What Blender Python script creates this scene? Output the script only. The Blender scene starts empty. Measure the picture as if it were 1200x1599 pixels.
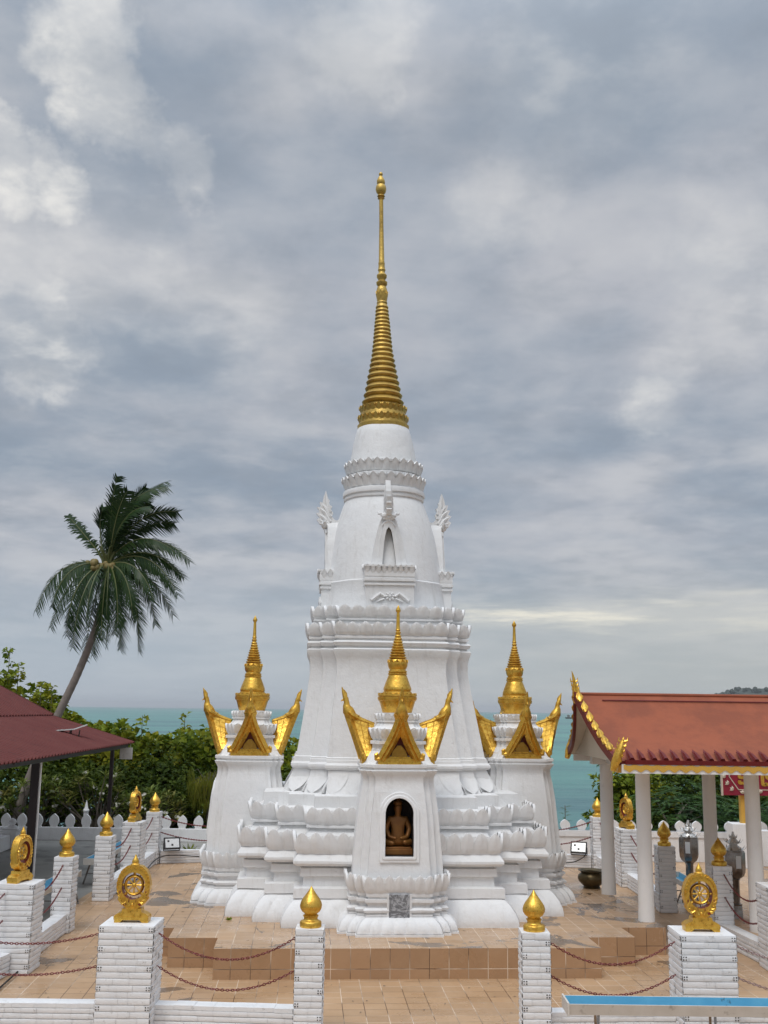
import bpy, math, random
from math import sin, cos, pi, radians, sqrt, exp
from mathutils import Vector, Matrix, noise
random.seed(7)
S = bpy.context.scene
COL = S.collection

# ------------------------------------------------------------------ camera
cam = bpy.data.cameras.new('camera')
cam.sensor_fit = 'VERTICAL'; cam.sensor_height = 36.0; cam.lens = 36.0 * 1650 / 1599
cam.clip_start = 0.1; cam.clip_end = 60000
camo = bpy.data.objects.new('camera', cam); COL.objects.link(camo)
camo.matrix_world = Matrix.Translation((0, 0, 4.0)) @ Matrix.Rotation(radians(100.6), 4, 'X') @ Matrix.Rotation(0.0135, 4, 'Z')
S.camera = camo
S.render.resolution_x = 768; S.render.resolution_y = 1024
S.view_settings.view_transform = 'Standard'; S.view_settings.look = 'None'
S.view_settings.gamma = 1; S.view_settings.use_curve_mapping = False
S.view_settings.exposure = 0.12
S.cycles.max_bounces = 6; S.cycles.volume_bounces = 0

# ------------------------------------------------------------------ node helper
class NT:
    def __init__(s, tree):
        s.t = tree; s.n = tree.nodes; s.l = tree.links
    def new(s, typ, **kw):
        n = s.n.new(typ)
        for k, v in kw.items():
            if k == 'inp':
                for a, b in v.items():
                    if isinstance(b, bpy.types.NodeSocket): s.l.new(b, n.inputs[a])
                    else: n.inputs[a].default_value = b
            else: setattr(n, k, v)
        return n
    def m(s, op, a, b=0.0, c=0.0, clamp=False):
        n = s.n.new('ShaderNodeMath'); n.operation = op; n.use_clamp = clamp
        for i, v in enumerate((a, b, c)):
            if isinstance(v, bpy.types.NodeSocket): s.l.new(v, n.inputs[i])
            else: n.inputs[i].default_value = v
        return n.outputs[0]
    def ss(s, v, a, b, lo=0.0, hi=1.0):
        n = s.n.new('ShaderNodeMapRange'); n.interpolation_type = 'SMOOTHSTEP'
        s.l.new(v, n.inputs[0])
        for i, x in zip((1, 2, 3, 4), (a, b, lo, hi)): n.inputs[i].default_value = x
        return n.outputs[0]
    def mix(s, f, a, b, mode='MIX'):
        n = s.n.new('ShaderNodeMix'); n.data_type = 'RGBA'; n.blend_type = mode
        for i, v in ((0, f), (6, a), (7, b)):
            if isinstance(v, bpy.types.NodeSocket): s.l.new(v, n.inputs[i])
            else: n.inputs[i].default_value = v if i == 0 else (tuple(v) + (1,) if len(v) == 3 else v)
        return n.outputs[2]
    def noise(s, vec, scale, detail=4, rough=.55, dist=0.0):
        n = s.new('ShaderNodeTexNoise', inp={'Scale': scale, 'Detail': detail, 'Roughness': rough, 'Distortion': dist})
        if vec is not None: s.l.new(vec, n.inputs['Vector'])
        return n.outputs[0]

# ------------------------------------------------------------------ sky
SUN_EL, SUN_AZ = radians(62), radians(205)     # azimuth clockwise from +Y
w = bpy.data.worlds.new('World'); S.world = w; w.use_nodes = True
N = NT(w.node_tree); N.n.clear()
sky = N.new('ShaderNodeTexSky', sky_type='NISHITA', sun_disc=False, sun_elevation=SUN_EL, sun_rotation=SUN_AZ)
tc = N.new('ShaderNodeTexCoord'); sep = N.new('ShaderNodeSeparateXYZ', inp={0: tc.outputs['Generated']})
X, Y, Z = sep.outputs
zz = N.m('ADD', N.m('MAXIMUM', Z, 0.0), 0.16)
cp = N.new('ShaderNodeCombineXYZ', inp={0: N.m('DIVIDE', X, zz), 1: N.m('DIVIDE', Y, zz), 2: 0.0}).outputs[0]
cpo = N.new('ShaderNodeVectorMath', operation='ADD', inp={0: cp, 1: (3.1, 1.7, 0.4)}).outputs[0]
n1 = N.noise(cpo, 0.95, 6, .5, .15)
n2 = N.noise(cpo, 2.3, 7, .54, .12)
n3 = N.noise(cpo, 6.0, 8, .56, .12)
n1 = N.m('ADD', N.m('MULTIPLY', n1, .62), N.m('MULTIPLY', n2, .38))
base = N.mix(N.ss(n1, .38, .60), (0.275, 0.328, 0.412), (0.455, 0.470, 0.528))
base = N.mix(N.m('MULTIPLY', N.ss(n2, .48, .72), .55), base, (0.57, 0.575, 0.61))
base = N.mix(N.m('MULTIPLY', N.ss(n3, .45, .75), .28), base, (0.60, 0.61, 0.65))
base = N.mix(N.m('MULTIPLY', N.ss(n3, .52, .30), .35), base, (0.245, 0.285, 0.35))
# brighter holes where the cloud is thin
def dirv(px, py):
    u = px - 600; v = 800 - py; P = radians(10.6)
    c, s = cos(.0135), sin(.0135); u, v = u * c - v * s, u * s + v * c
    d = Vector((u, 1650 * cos(P) - v * sin(P), 1650 * sin(P) + v * cos(P))); return d.normalized()
acc = None
wob = N.new('ShaderNodeTexNoise', inp={'Vector': tc.outputs['Generated'], 'Scale': 6.5, 'Detail': 8.0, 'Roughness': .62})
wv = N.new('ShaderNodeVectorMath', operation='MULTIPLY_ADD', inp={0: wob.outputs['Color'], 1: (.20, .20, .20), 2: tc.outputs['Generated']}).outputs[0]
wv = N.new('ShaderNodeVectorMath', operation='SUBTRACT', inp={0: wv, 1: (.10, .10, .10)}).outputs[0]
wv = N.new('ShaderNodeVectorMath', operation='NORMALIZE', inp={0: wv}).outputs[0]
for px, py, r, k in ((125, 40, 3.4, .8), (150, 110, 2.6, .8), (190, 185, 2.8, .95), (300, 270, 2.4, .85), (245, 250, 2.2, .5), (85, 300, 2.6, .95), (5, 275, 2.2, .8), (40, 545, 2.8, .8), (20, 470, 2.2, .5),
                     (225, 410, 3.0, .4), (555, 60, 3.2, .35), (1000, 650, 2.6, .5), (870, 150, 4.5, .25), (1150, 450, 5.0, .35), (780, 320, 4, .3), (1040, 560, 3, .3), (60, 420, 7, .3), (330, 480, 6, .25), (900, 60, 6, .25)):
    d = N.new('ShaderNodeVectorMath', operation='DOT_PRODUCT', inp={0: wv, 1: tuple(dirv(px, py))}).outputs['Value']
    g = N.m('MULTIPLY', N.ss(d, cos(radians(r)), 1.0), k)
    acc = g if acc is None else N.m('MAXIMUM', acc, g)
gstr = N.new('ShaderNodeMapping', inp={'Vector': tc.outputs['Generated'], 'Rotation': (0, radians(35), 0), 'Scale': (14, 14, 26)}).outputs[0]
n4 = N.noise(gstr, 1.0, 9, .60, .15)
holes = N.m('MULTIPLY', acc, N.ss(n4, .40, .60, .12, 1.0))
base = N.mix(N.m('MULTIPLY', acc, .35), base, (0.62, 0.62, 0.64))
holes = N.m('ADD', N.m('MULTIPLY', N.m('MULTIPLY', acc, N.ss(n2, .40, .66)), .55), N.m('MULTIPLY', N.m('MULTIPLY', holes, N.ss(n3, .38, .64)), .65), clamp=True)
base = N.mix(N.m('MULTIPLY', holes, 1.0), base, (0.88, 0.86, 0.84))
# pale band low on the right, thin and warm
bandn = N.noise(N.new('ShaderNodeVectorMath', operation='MULTIPLY', inp={0: tc.outputs['Generated'], 1: (4, 4, 30)}).outputs[0], 1.2, 6, .6, .3)
az = N.m('DIVIDE', X, N.m('MAXIMUM', Y, .05))
bz = N.m('ADD', Z, N.m('MULTIPLY', N.m('SUBTRACT', bandn, .5), .05))
band = N.m('MULTIPLY', N.ss(bz, .060, .088), N.ss(bz, .112, .094))
band = N.m('MULTIPLY', band, N.m('MULTIPLY', N.ss(az, .03, .09), N.ss(az, .55, .25, .4, 1.0)))
base = N.mix(N.m('MULTIPLY', band, .3), base, (0.72, 0.70, 0.66))
# low sky: smoother, a little paler and greyer to the right
low = N.ss(Z, .17, .02)
lowc = N.mix(N.ss(az, -.25, .3), (0.435, 0.495, 0.575), (0.47, 0.495, 0.50))
base = N.mix(N.m('MULTIPLY', low, .8), base, lowc)
band2 = N.m('MULTIPLY', N.m('MULTIPLY', N.ss(bz, .068, .088), N.ss(bz, .108, .094)), N.m('MULTIPLY', N.ss(az, .05, .09), N.ss(az, .7, .2, .3, 1.0)))
band2 = N.m('MULTIPLY', band2, N.ss(N.noise(N.new('ShaderNodeVectorMath', operation='MULTIPLY', inp={0: tc.outputs['Generated'], 1: (7, 7, 60)}).outputs[0], 1.0, 6, .6), .40, .60, .15, 1.0))
base = N.mix(N.m('MULTIPLY', band2, N.ss(az, .42, .10, .45, .95)), base, (0.84, 0.80, 0.71))
# overcast sky is brightest overhead
zen = N.ss(Z, .52, .95, 1.0, 3.3)
back = N.ss(Y, .25, -.6, 1.0, 1.12)
base = N.mix(1.0, base, N.new('ShaderNodeCombineColor', inp={0: N.m('MULTIPLY', zen, back), 1: N.m('MULTIPLY', zen, back), 2: N.m('MULTIPLY', N.m('MULTIPLY', zen, back), .97)}).outputs[0], 'MULTIPLY')
bgc = N.new('ShaderNodeBackground', inp={0: base, 1: 1.0})
bgs = N.new('ShaderNodeBackground', inp={0: sky.outputs[0], 1: 0.06})
ms = N.new('ShaderNodeMixShader', inp={0: 0.93, 1: bgs.outputs[0], 2: bgc.outputs[0]})
N.new('ShaderNodeOutputWorld', inp={0: ms.outputs[0]})
w.cycles.sampling_method = 'MANUAL'; w.cycles.sample_map_resolution = 512

sd = bpy.data.lights.new('sun', 'SUN'); sd.energy = 1.15; sd.angle = radians(24); sd.color = (1, .965, .91)
so = bpy.data.objects.new('sun', sd); COL.objects.link(so)
sdir = Vector((sin(SUN_AZ) * cos(SUN_EL), cos(SUN_AZ) * cos(SUN_EL), sin(SUN_EL)))
so.rotation_euler = sdir.to_track_quat('Z', 'Y').to_euler(); so.location = (0, 0, 60)

# ------------------------------------------------------------------ materials
def mat(name, col, rough=.6, metal=0.0, spec=.5, var=None, vs=3.0, vamt=.5, bump=0.0, bs=20.0, bdet=4, var2=None, v2s=1.0, v2r=(.55, .7), v2a=.6, fn=None):
    m = bpy.data.materials.new(name); m.use_nodes = True
    T = NT(m.node_tree); b = T.n['Principled BSDF']
    b.inputs['Roughness'].default_value = rough; b.inputs['Metallic'].default_value = metal
    b.inputs['Specular IOR Level'].default_value = spec
    v = T.new('ShaderNodeTexCoord').outputs['Object']
    c = None
    if var: c = T.mix(T.m('MULTIPLY', T.ss(T.noise(v, vs, 5), .35, .7), vamt), col, var)
    if var2:
        c = T.mix(T.m('MULTIPLY', T.ss(T.noise(v, v2s, 7, .65), v2r[0], v2r[1]), v2a), c if c is not None else col, var2)
    if c is None: b.inputs['Base Color'].default_value = tuple(col) + (1,)
    else: T.l.new(c, b.inputs['Base Color'])
    if bump:
        h = T.noise(v, bs, bdet, .6)
        T.l.new(T.new('ShaderNodeBump', inp={'Strength': min(1, bump), 'Distance': .02, 'Height': h}).outputs[0], b.inputs['Normal'])
    if fn: fn(T, b, v)
    return m

def plaster_fn(T, b, v):
    # weathering: faint grey rain streaks and grime specks over white paint
    st = T.new('ShaderNodeMapping', inp={'Vector': v, 'Scale': (5, 5, .7)}).outputs[0]
    s1 = T.ss(T.noise(st, 1.6, 8, .72), .50, .74)
    s2 = T.ss(T.noise(v, 9, 8, .75), .66, .78)
    s3 = T.ss(T.noise(v, 1.3, 4), .4, .7)
    c = T.mix(T.m('MULTIPLY', s3, .35), (.79, .785, .775), (.73, .735, .745))
    c = T.mix(T.m('MULTIPLY', s1, .5), c, (.57, .55, .52))
    c = T.mix(T.m('MULTIPLY', s2, .6), c, (.34, .32, .29))
    chip = T.ss(T.noise(v, 3.3, 9, .8), .655, .67)
    c = T.mix(T.m('MULTIPLY', chip, .55), c, (.36, .33, .30))
    T.l.new(c, b.inputs['Base Color'])
    h = T.m('ADD', T.m('MULTIPLY', T.noise(v, 4, 5, .6), 1.0), T.m('MULTIPLY', T.noise(v, 24, 4, .6), .10))
    T.l.new(T.new('ShaderNodeBump', inp={'Strength': .8, 'Distance': .022, 'Height': h}).outputs[0], b.inputs['Normal'])
M = {}
M['white'] = mat('white_painted_plaster', (.8, .8, .8), .62, spec=.35, fn=plaster_fn)
M['brickw'] = mat('white_painted_brick', (.82, .82, .82), .55, spec=.35, var=(.73, .74, .75), vs=4, bump=.35, bs=45, var2=(.34, .32, .29), v2s=11, v2r=(.60, .74), v2a=.75)
M['column'] = mat('white_column_paint', (.84, .82, .79), .5, spec=.4, var=(.78, .75, .71), vs=1.5, bump=.15, bs=12, var2=(.55, .52, .48), v2s=6, v2r=(.62, .8), v2a=.4)
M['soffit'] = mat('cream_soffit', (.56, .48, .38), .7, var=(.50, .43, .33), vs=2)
def gold_fn(T, b, v):
    c = T.mix(T.ss(T.noise(v, 14, 6, .65), .42, .68), (.76, .475, .085), (.60, .33, .045))
    c = T.mix(T.m('MULTIPLY', T.ss(T.noise(v, 30, 7, .7), .56, .70), .75), c, (.22, .095, .02))
    T.l.new(c, b.inputs['Base Color'])
    T.l.new(T.ss(T.noise(v, 20, 5), .3, .7, .26, .46), b.inputs['Roughness'])
    h = T.m('ADD', T.noise(v, 16, 5, .6), T.m('MULTIPLY', T.noise(v, 70, 3), .2))
    T.l.new(T.new('ShaderNodeBump', inp={'Strength': .5, 'Distance': .012, 'Height': h}).outputs[0], b.inputs['Normal'])
M['gold'] = mat('gold_paint', (.7, .4, .06), .34, .82, fn=gold_fn)
M['golds'] = mat('weathered_gold_paint', (.60, .405, .10), .42, .72, var=(.36, .23, .07), vs=5, bump=.4, bs=22, var2=(.16, .09, .03), v2s=12, v2r=(.56, .72), v2a=.7)
M['goldd'] = mat('old_gold_paint', (.52, .30, .05), .42, .6, var=(.36, .19, .03), vs=10, bump=.3, bs=25)
M['statue'] = mat('dark_red_gold_leaf', (.27, .12, .028), .45, .45, var=(.16, .05, .015), vs=7)  # darker and redder than the other golds
M['yellow'] = mat('yellow_ochre_paint', (.66, .38, .06), .5, var=(.55, .3, .05), vs=4)
M['redin'] = mat('dark_red_recess_paint', (.22, .03, .015), .5, var=(.12, .02, .01), vs=8)
M['dark'] = mat('niche_shade_black', (.02, .014, .012), .8)  # near-black colour stands in for the shade inside the unlit niche
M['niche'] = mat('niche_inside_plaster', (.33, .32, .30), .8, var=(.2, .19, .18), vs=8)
def marble_fn(T, b, v):
    c = T.mix(T.ss(T.noise(v, 7, 9, .7, 2.2), .44, .58), (.16, .165, .175), (.42, .43, .45))
    T.l.new(c, b.inputs['Base Color'])
M['marble'] = mat('grey_marble', (.3, .3, .3), .22, fn=marble_fn)

A_T = radians(4)
def tilecoord(T, wpos, sides):
    s = T.new('ShaderNodeSeparateXYZ', inp={0: wpos}).outputs
    if sides:
        u = T.m('ADD', s[0], s[1]); return T.new('ShaderNodeCombineXYZ', inp={0: u, 1: T.m('ADD', s[2], .155), 2: 0.0}).outputs[0]
    return wpos
def tile_mat(name, sides=False, rot=0.0, base=(.45, .285, .158), wet=True, dth=.60):
    m = bpy.data.materials.new(name); m.use_nodes = True
    T = NT(m.node_tree); b = T.n['Principled BSDF']
    g = T.new('ShaderNodeTexCoord').outputs['Object']
    co = T.new('ShaderNodeMapping', inp={'Vector': g, 'Rotation': (0, 0, -rot)}).outputs[0]
    co = tilecoord(T, co, sides)
    br = T.new('ShaderNodeTexBrick', offset=0.0, squash=1.0, inp={'Vector': co, 'Scale': 1.0, 'Mortar Size': .006, 'Mortar Smooth': .3, 'Bias': 0.0,
        'Brick Width': .30, 'Row Height': .30, 'Color1': (0, 0, 0, 1), 'Color2': (1, 1, 1, 1), 'Mortar': (0, 0, 0, 1)})
    tint = br.outputs['Color']; mort = br.outputs['Fac']
    c = T.mix(tint, tuple(x * .90 for x in base), tuple(x * 1.09 for x in base))
    c = T.mix(T.m('MULTIPLY', T.ss(T.noise(co, 1.1, 5, .6), .42, .68), .38), c, tuple(x * k for x, k in zip(base, (1.22, 1.32, 1.45))))
    c = T.mix(T.m('MULTIPLY', T.ss(T.noise(co, 11, 6, .7), .58, .75), .4), c, tuple(x * .55 for x in base))
    c = T.mix(T.m('MULTIPLY', T.ss(T.noise(co, 26, 4, .6), .69, .74), .8), c, (.10, .07, .05))
    gm = T.ss(T.noise(co, .8, 3, .6), .42, .60)
    mc = T.mix(gm, (.12, .07, .04), (.74, .60, .46))
    c = T.mix(mort, c, mc)
    # damp patches with their own ragged shapes
    d = T.noise(co, .62, 7, .62, .6)
    damp = T.ss(d, dth, dth + .012)
    if wet:
        c = T.mix(T.m('MULTIPLY', damp, .8), c, (.125, .088, .06))
    T.l.new(c, b.inputs['Base Color'])
    r = T.m('ADD', T.ss(T.noise(co, .5, 4, .6), .38, .62, .14, .42), T.m('MULTIPLY', T.noise(co, 8, 4), .15))
    r = T.m('SUBTRACT', r, T.m('MULTIPLY', damp, .15))
    T.l.new(r, b.inputs['Roughness'])
    h = T.m('SUBTRACT', T.m('MULTIPLY', T.noise(co, 6, 3), .25), mort)
    T.l.new(T.new('ShaderNodeBump', inp={'Strength': .5, 'Distance': .004, 'Height': h}).outputs[0], b.inputs['Normal'])
    return m
M['tile'] = tile_mat('terracotta_tile_floor', rot=A_T)
M['tilep'] = tile_mat('plinth_tile_top', dth=.575)
M['tiles'] = tile_mat('plinth_tile_side', sides=True, wet=False, base=(.40, .235, .125))
M['concrete'] = mat('damp_concrete_yard', (.24, .235, .215), .5, var=(.33, .32, .29), vs=.6, vamt=.8, bump=.2, bs=10, var2=(.10, .098, .09), v2s=1.0, v2r=(.5, .62), v2a=.7)
M['soil'] = mat('leaf_litter_hillside', (.035, .04, .018), .9, var=(.06, .05, .03), vs=.8)
M['chain'] = mat('dark_red_chain_paint', (.17, .018, .016), .42, .15, var=(.09, .02, .018), vs=30)
M['chaing'] = mat('worn_grey_chain', (.30, .20, .19), .45, .3)
M['black'] = mat('black_metal', (.02, .018, .018), .45, .2)
M['cable'] = mat('black_cable_rubber', (.012, .012, .012), .6)
M['pole'] = mat('dark_brown_steel_post', (.028, .017, .017), .5, .1)
M['steel'] = mat('tarnished_stainless_steel', (.32, .29, .265), .27, .9, var=(.16, .13, .11), vs=7, vamt=.8, bump=.2, bs=12)
M['bronze'] = mat('aged_bronze', (.13, .095, .045), .38, .7, var=(.06, .05, .025), vs=9)
M['blue'] = mat('blue_paint_inside', (.085, .33, .50), .4, var=(.16, .45, .60), vs=3, var2=(.03, .08, .11), v2s=9, v2r=(.62, .72), v2a=.9)
M['troughw'] = mat('dusty_white_paint', (.66, .63, .58), .55, var=(.50, .46, .40), vs=3, var2=(.3, .27, .23), v2s=8)
M['glass'] = bpy.data.materials.new('lamp_glass'); M['glass'].use_nodes = True
_b = M['glass'].node_tree.nodes['Principled BSDF']; _b.inputs['Base Color'].default_value = (.75, .78, .8, 1); _b.inputs['Roughness'].default_value = .12
M['led'] = mat('pale_metal_and_highlights', (.72, .71, .68), .25, .45, var=(.5, .5, .5), vs=25)
def roof_fn(T, b, v):
    c = T.mix(T.ss(T.noise(v, 1.2, 7, .7), .38, .62), (.33, .099, .051), (.255, .08, .045))
    c = T.mix(T.m('MULTIPLY', T.ss(T.noise(v, 10, 6, .7), .55, .8), .35), c, (.36, .12, .07))
    T.l.new(c, b.inputs['Base Color'])
    T.l.new(T.new('ShaderNodeBump', inp={'Strength': .4, 'Distance': .01, 'Height': T.noise(v, 14, 5, .6)}).outputs[0], b.inputs['Normal'])
M['roof'] = mat('terracotta_roof_paint', (.4, .12, .07), .75, spec=.2, fn=roof_fn)
M['maroon'] = mat('maroon_trim_paint', (.15, .012, .010), .5, spec=.3, var=(.10, .012, .01), vs=6)
M['signred'] = mat('sign_red_paint', (.27, .012, .03), .4, var=(.2, .01, .04), vs=4)
M['metalroof'] = mat('oxblood_metal_roof', (.135, .032, .028), .6, .0, spec=.2, var=(.17, .05, .042), vs=.9, bump=.05, bs=30, var2=(.07, .02, .02), v2s=3, v2r=(.5, .7), v2a=.4)
M['bark'] = mat('palm_bark', (.27, .225, .195), .85, var=(.15, .125, .11), vs=5, bump=.6, bs=16)
M['twig'] = mat('branch_bark', (.13, .11, .085), .9, var=(.22, .19, .15), vs=4)
def leafmat(name, a, bcol, cc=None, rough=.45, trans=.25, vs=.9):
    m = bpy.data.materials.new(name); m.use_nodes = True
    T = NT(m.node_tree); b = T.n['Principled BSDF']
    g = T.new('ShaderNodeNewGeometry')
    c = T.mix(g.outputs['Random Per Island'], a, bcol)
    if cc:
        v = T.new('ShaderNodeTexCoord').outputs['Object']
        c = T.mix(T.ss(T.noise(v, vs, 3), .45, .65), c, cc)
    T.l.new(c, b.inputs['Base Color']); b.inputs['Roughness'].default_value = rough
    b.inputs['Specular IOR Level'].default_value = .2
    tr = T.new('ShaderNodeBsdfTranslucent', inp={0: c}); mx = T.new('ShaderNodeMixShader', inp={0: trans, 1: b.outputs[0], 2: tr.outputs[0]})
    T.l.new(mx.outputs[0], T.n['Material Output'].inputs[0])
    return m
M['leafa'] = leafmat('broad_leaf_green', (.07, .12, .008), (.25, .30, .02), (.30, .29, .022), rough=.6)
M['leafb'] = leafmat('dark_leaf_green', (.025, .055, .006), (.12, .16, .015), (.045, .08, .010), rough=.6)
M['leafc'] = leafmat('frangipani_leaf_green', (.06, .10, .014), (.21, .25, .05), (.24, .22, .06), rough=.55)
M['leafd'] = leafmat('drooping_yellow_green', (.13, .17, .02), (.24, .22, .03), (.12, .15, .02))
M['fern'] = leafmat('feathery_leaf_green', (.03, .085, .018), (.08, .16, .03), (.02, .05, .012))
M['palm'] = leafmat('palm_leaflet_green', (.012, .035, .010), (.035, .065, .016), (.022, .045, .014), rough=.35, trans=.12)
M['rachis'] = mat('palm_rachis', (.11, .125, .04), .5)
M['coconut'] = mat('coconut_husk', (.22, .16, .05), .6, var=(.12, .12, .03), vs=5)
M['flower'] = mat('white_petals', (.85, .83, .75), .6)
def sea_fn(T, b, v):
    st = T.new('ShaderNodeMapping', inp={'Vector': v, 'Scale': (.0016, .006, 1)}).outputs[0]
    bands = T.ss(T.noise(st, 1.0, 5, .6, .4), .38, .62)  # shadow bands on the water painted in, along with its own change of tone
    st2 = T.new('ShaderNodeMapping', inp={'Vector': v, 'Scale': (.02, .05, 1)}).outputs[0]
    rip = T.ss(T.noise(st2, 1.0, 6, .7), .35, .7)
    c = T.mix(bands, (.052, .150, .165), (.105, .295, .250))
    c = T.mix(T.m('MULTIPLY', rip, .35), c, (.14, .30, .29))
    T.l.new(c, b.inputs['Base Color'])
    st3 = T.new('ShaderNodeMapping', inp={'Vector': v, 'Scale': (.35, .6, 1)}).outputs[0]
    h = T.m('ADD', T.noise(st3, 1.0, 6, .65), T.m('MULTIPLY', T.noise(st2, 2.0, 3), 1.5))
    T.l.new(T.new('ShaderNodeBump', inp={'Strength': 1.0, 'Distance': 1.2, 'Height': h}).outputs[0], b.inputs['Normal'])
M['sea'] = mat('sea_water', (.05, .2, .2), .38, spec=.3, fn=sea_fn)
M['far'] = mat('headland_forest', (.03, .045, .035), .9, var=(.05, .06, .04), vs=.02)

# ------------------------------------------------------------------ mesh builder
class MB:
    def __init__(s): s.v = []; s.f = []; s.mi = []; s.ms = []; s.cur = 0; s.X = Matrix.Identity(4)
    def use(s, m):
        if m not in s.ms: s.ms.append(m)
        s.cur = s.ms.index(m); return s
    def pt(s, p): s.v.append(tuple(s.X @ Vector(p))); return len(s.v) - 1
    def face(s, ids): s.f.append(tuple(ids)); s.mi.append(s.cur)
    def poly(s, pts): s.face([s.pt(p) for p in pts])
    def grid(s, rows, closed=False, flip=False):
        ids = [[s.pt(p) for p in r] for r in rows]
        for a, b in zip(ids, ids[1:]):
            n = len(a)
            for i in range(n if closed else n - 1):
                j = (i + 1) % n
                q = (a[i], a[j], b[j], b[i])
                s.face(q[::-1] if flip else q)
        return ids
    def cap(s, ids, flip=False): s.face(ids[::-1] if flip else ids)
    def box(s, c, d, rz=0):
        cx, cy, cz = c; a, b, h = d[0] / 2, d[1] / 2, d[2] / 2
        co, si = cos(rz), sin(rz)
        P = [(cx + x * co - y * si, cy + x * si + y * co, cz + z) for z in (-h, h) for x, y in ((-a, -b), (a, -b), (a, b), (-a, b))]
        i = [s.pt(p) for p in P]
        for q in ((0, 3, 2, 1), (4, 5, 6, 7), (0, 1, 5, 4), (1, 2, 6, 5), (2, 3, 7, 6), (3, 0, 4, 7)): s.face([i[k] for k in q])
    def lathe(s, prof, n=24, c=(0, 0), fn=None, capt=True, capb=True):
        rows = []
        for r, z in prof:
            rows.append([(c[0] + (r if not fn else fn(r, z, 2 * pi * i / n)) * cos(2 * pi * i / n), c[1] + (r if not fn else fn(r, z, 2 * pi * i / n)) * sin(2 * pi * i / n), z) for i in range(n)])
        ids = s.grid(rows, True)
        if capb: s.cap(ids[0], True)
        if capt: s.cap(ids[-1])
    def tube(s, pts, rad, n=6, caps=True):
        pts = [Vector(p) for p in pts]
        if not isinstance(rad, (list, tuple)): rad = [rad] * len(pts)
        rows = []; ref = Vector((0, 0, 1))
        t0 = (pts[1] - pts[0]).normalized()
        if abs(t0.dot(ref)) > .9: ref = Vector((1, 0, 0))
        x = t0.cross(ref).normalized()
        for i, p in enumerate(pts):
            t = (pts[min(i + 1, len(pts) - 1)] - pts[max(i - 1, 0)]).normalized()
            x = (x - t * x.dot(t)); x = x.normalized() if x.length > 1e-6 else t.orthogonal().normalized()
            y = t.cross(x)
            rows.append([tuple(p + (x * cos(2 * pi * k / n) + y * sin(2 * pi * k / n)) * rad[i]) for k in range(n)])
        ids = s.grid(rows, True)
        if caps: s.cap(ids[0], True); s.cap(ids[-1])
    def bar(s, a, b, wx, wy):
        a = Vector(a); b = Vector(b); t = (b - a).normalized()
        x = t.cross(Vector((0, 0, 1)));  x = x.normalized() if x.length > 1e-3 else Vector((1, 0, 0))
        y = t.cross(x)
        rows = [[tuple(p + x * sx * wx / 2 + y * sy * wy / 2) for sx, sy in ((-1, -1), (1, -1), (1, 1), (-1, 1))] for p in (a, b)]
        ids = s.grid(rows, True); s.cap(ids[0], True); s.cap(ids[-1])
    def prism(s, outline, axis='y', a=0.0, b=.1):
        # outline: 2-D points; extruded along axis between a and b
        def P(u, v, t): return {'y': (u, t, v), 'x': (t, u, v), 'z': (u, v, t)}[axis]
        i = [s.pt(P(u, v, a)) for u, v in outline]; j = [s.pt(P(u, v, b)) for u, v in outline]
        n = len(i)
        s.face(i); s.face(j[::-1])
        for k in range(n): s.face((i[k], j[k], j[(k + 1) % n], i[(k + 1) % n]))
    def ringplate(s, outer, inner, axis='y', a=0.0, b=.1, inmat=None):
        def P(u, v, t): return {'y': (u, t, v), 'x': (t, u, v), 'z': (u, v, t)}[axis]
        n = len(outer); base = s.cur
        O0 = [s.pt(P(u, v, a)) for u, v in outer]; O1 = [s.pt(P(u, v, b)) for u, v in outer]
        I0 = [s.pt(P(u, v, a)) for u, v in inner]; I1 = [s.pt(P(u, v, b)) for u, v in inner]
        for k in range(n):
            m = (k + 1) % n
            s.face((O0[k], O0[m], I0[m], I0[k])); s.face((O1[k], I1[k], I1[m], O1[m]))
            s.face((O0[k], O1[k], O1[m], O0[m]))
            if inmat: s.use(inmat)
            s.face((I0[k], I0[m], I1[m], I1[k])); s.cur = base
    def sphere(s, c, r, n=10, m=6, sc=(1, 1, 1)):
        rows = []
        for j in range(m + 1):
            a = -pi / 2 + pi * j / m
            rr = max(cos(a), .02)
            rows.append([(c[0] + r * sc[0] * rr * cos(2 * pi * i / n), c[1] + r * sc[1] * rr * sin(2 * pi * i / n), c[2] + r * sc[2] * sin(a)) for i in range(n)])
        ids = s.grid(rows, True); s.cap(ids[0], True); s.cap(ids[-1])
    def jitter(s, amp, sc=2.5, start=0):
        for i in range(start, len(s.v)):
            p = Vector(s.v[i]); s.v[i] = tuple(p + noise.noise_vector(p * sc) * amp)
    def lean(s, k):
        s.v = [(x - k * z, y, z) for x, y, z in s.v]
    def mesh(s, name, angle=35, smooth=True, fixn=True):
        me = bpy.data.meshes.new(name); me.from_pydata(s.v, [], s.f)
        for m in s.ms: me.materials.append(M[m])
        me.polygons.foreach_set('material_index', s.mi)
        if fixn:
            import bmesh
            bm = bmesh.new(); bm.from_mesh(me); bmesh.ops.recalc_face_normals(bm, faces=bm.faces); bm.to_mesh(me); bm.free()
        me.polygons.foreach_set('use_smooth', [smooth] * len(me.polygons))
        if smooth: me.set_sharp_from_angle(angle=radians(angle))
        me.update(); return me
    def obj(s, name, parent=None, angle=35, smooth=True, fixn=True, bevel=0):
        o = bpy.data.objects.new(name, s.mesh(name, angle, smooth, fixn)); COL.objects.link(o)
        if parent: o.parent = parent
        if bevel:
            b = o.modifiers.new('bevel', 'BEVEL'); b.width = bevel; b.segments = 2; b.limit_method = 'ANGLE'; b.angle_limit = radians(40)
        return o

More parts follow.
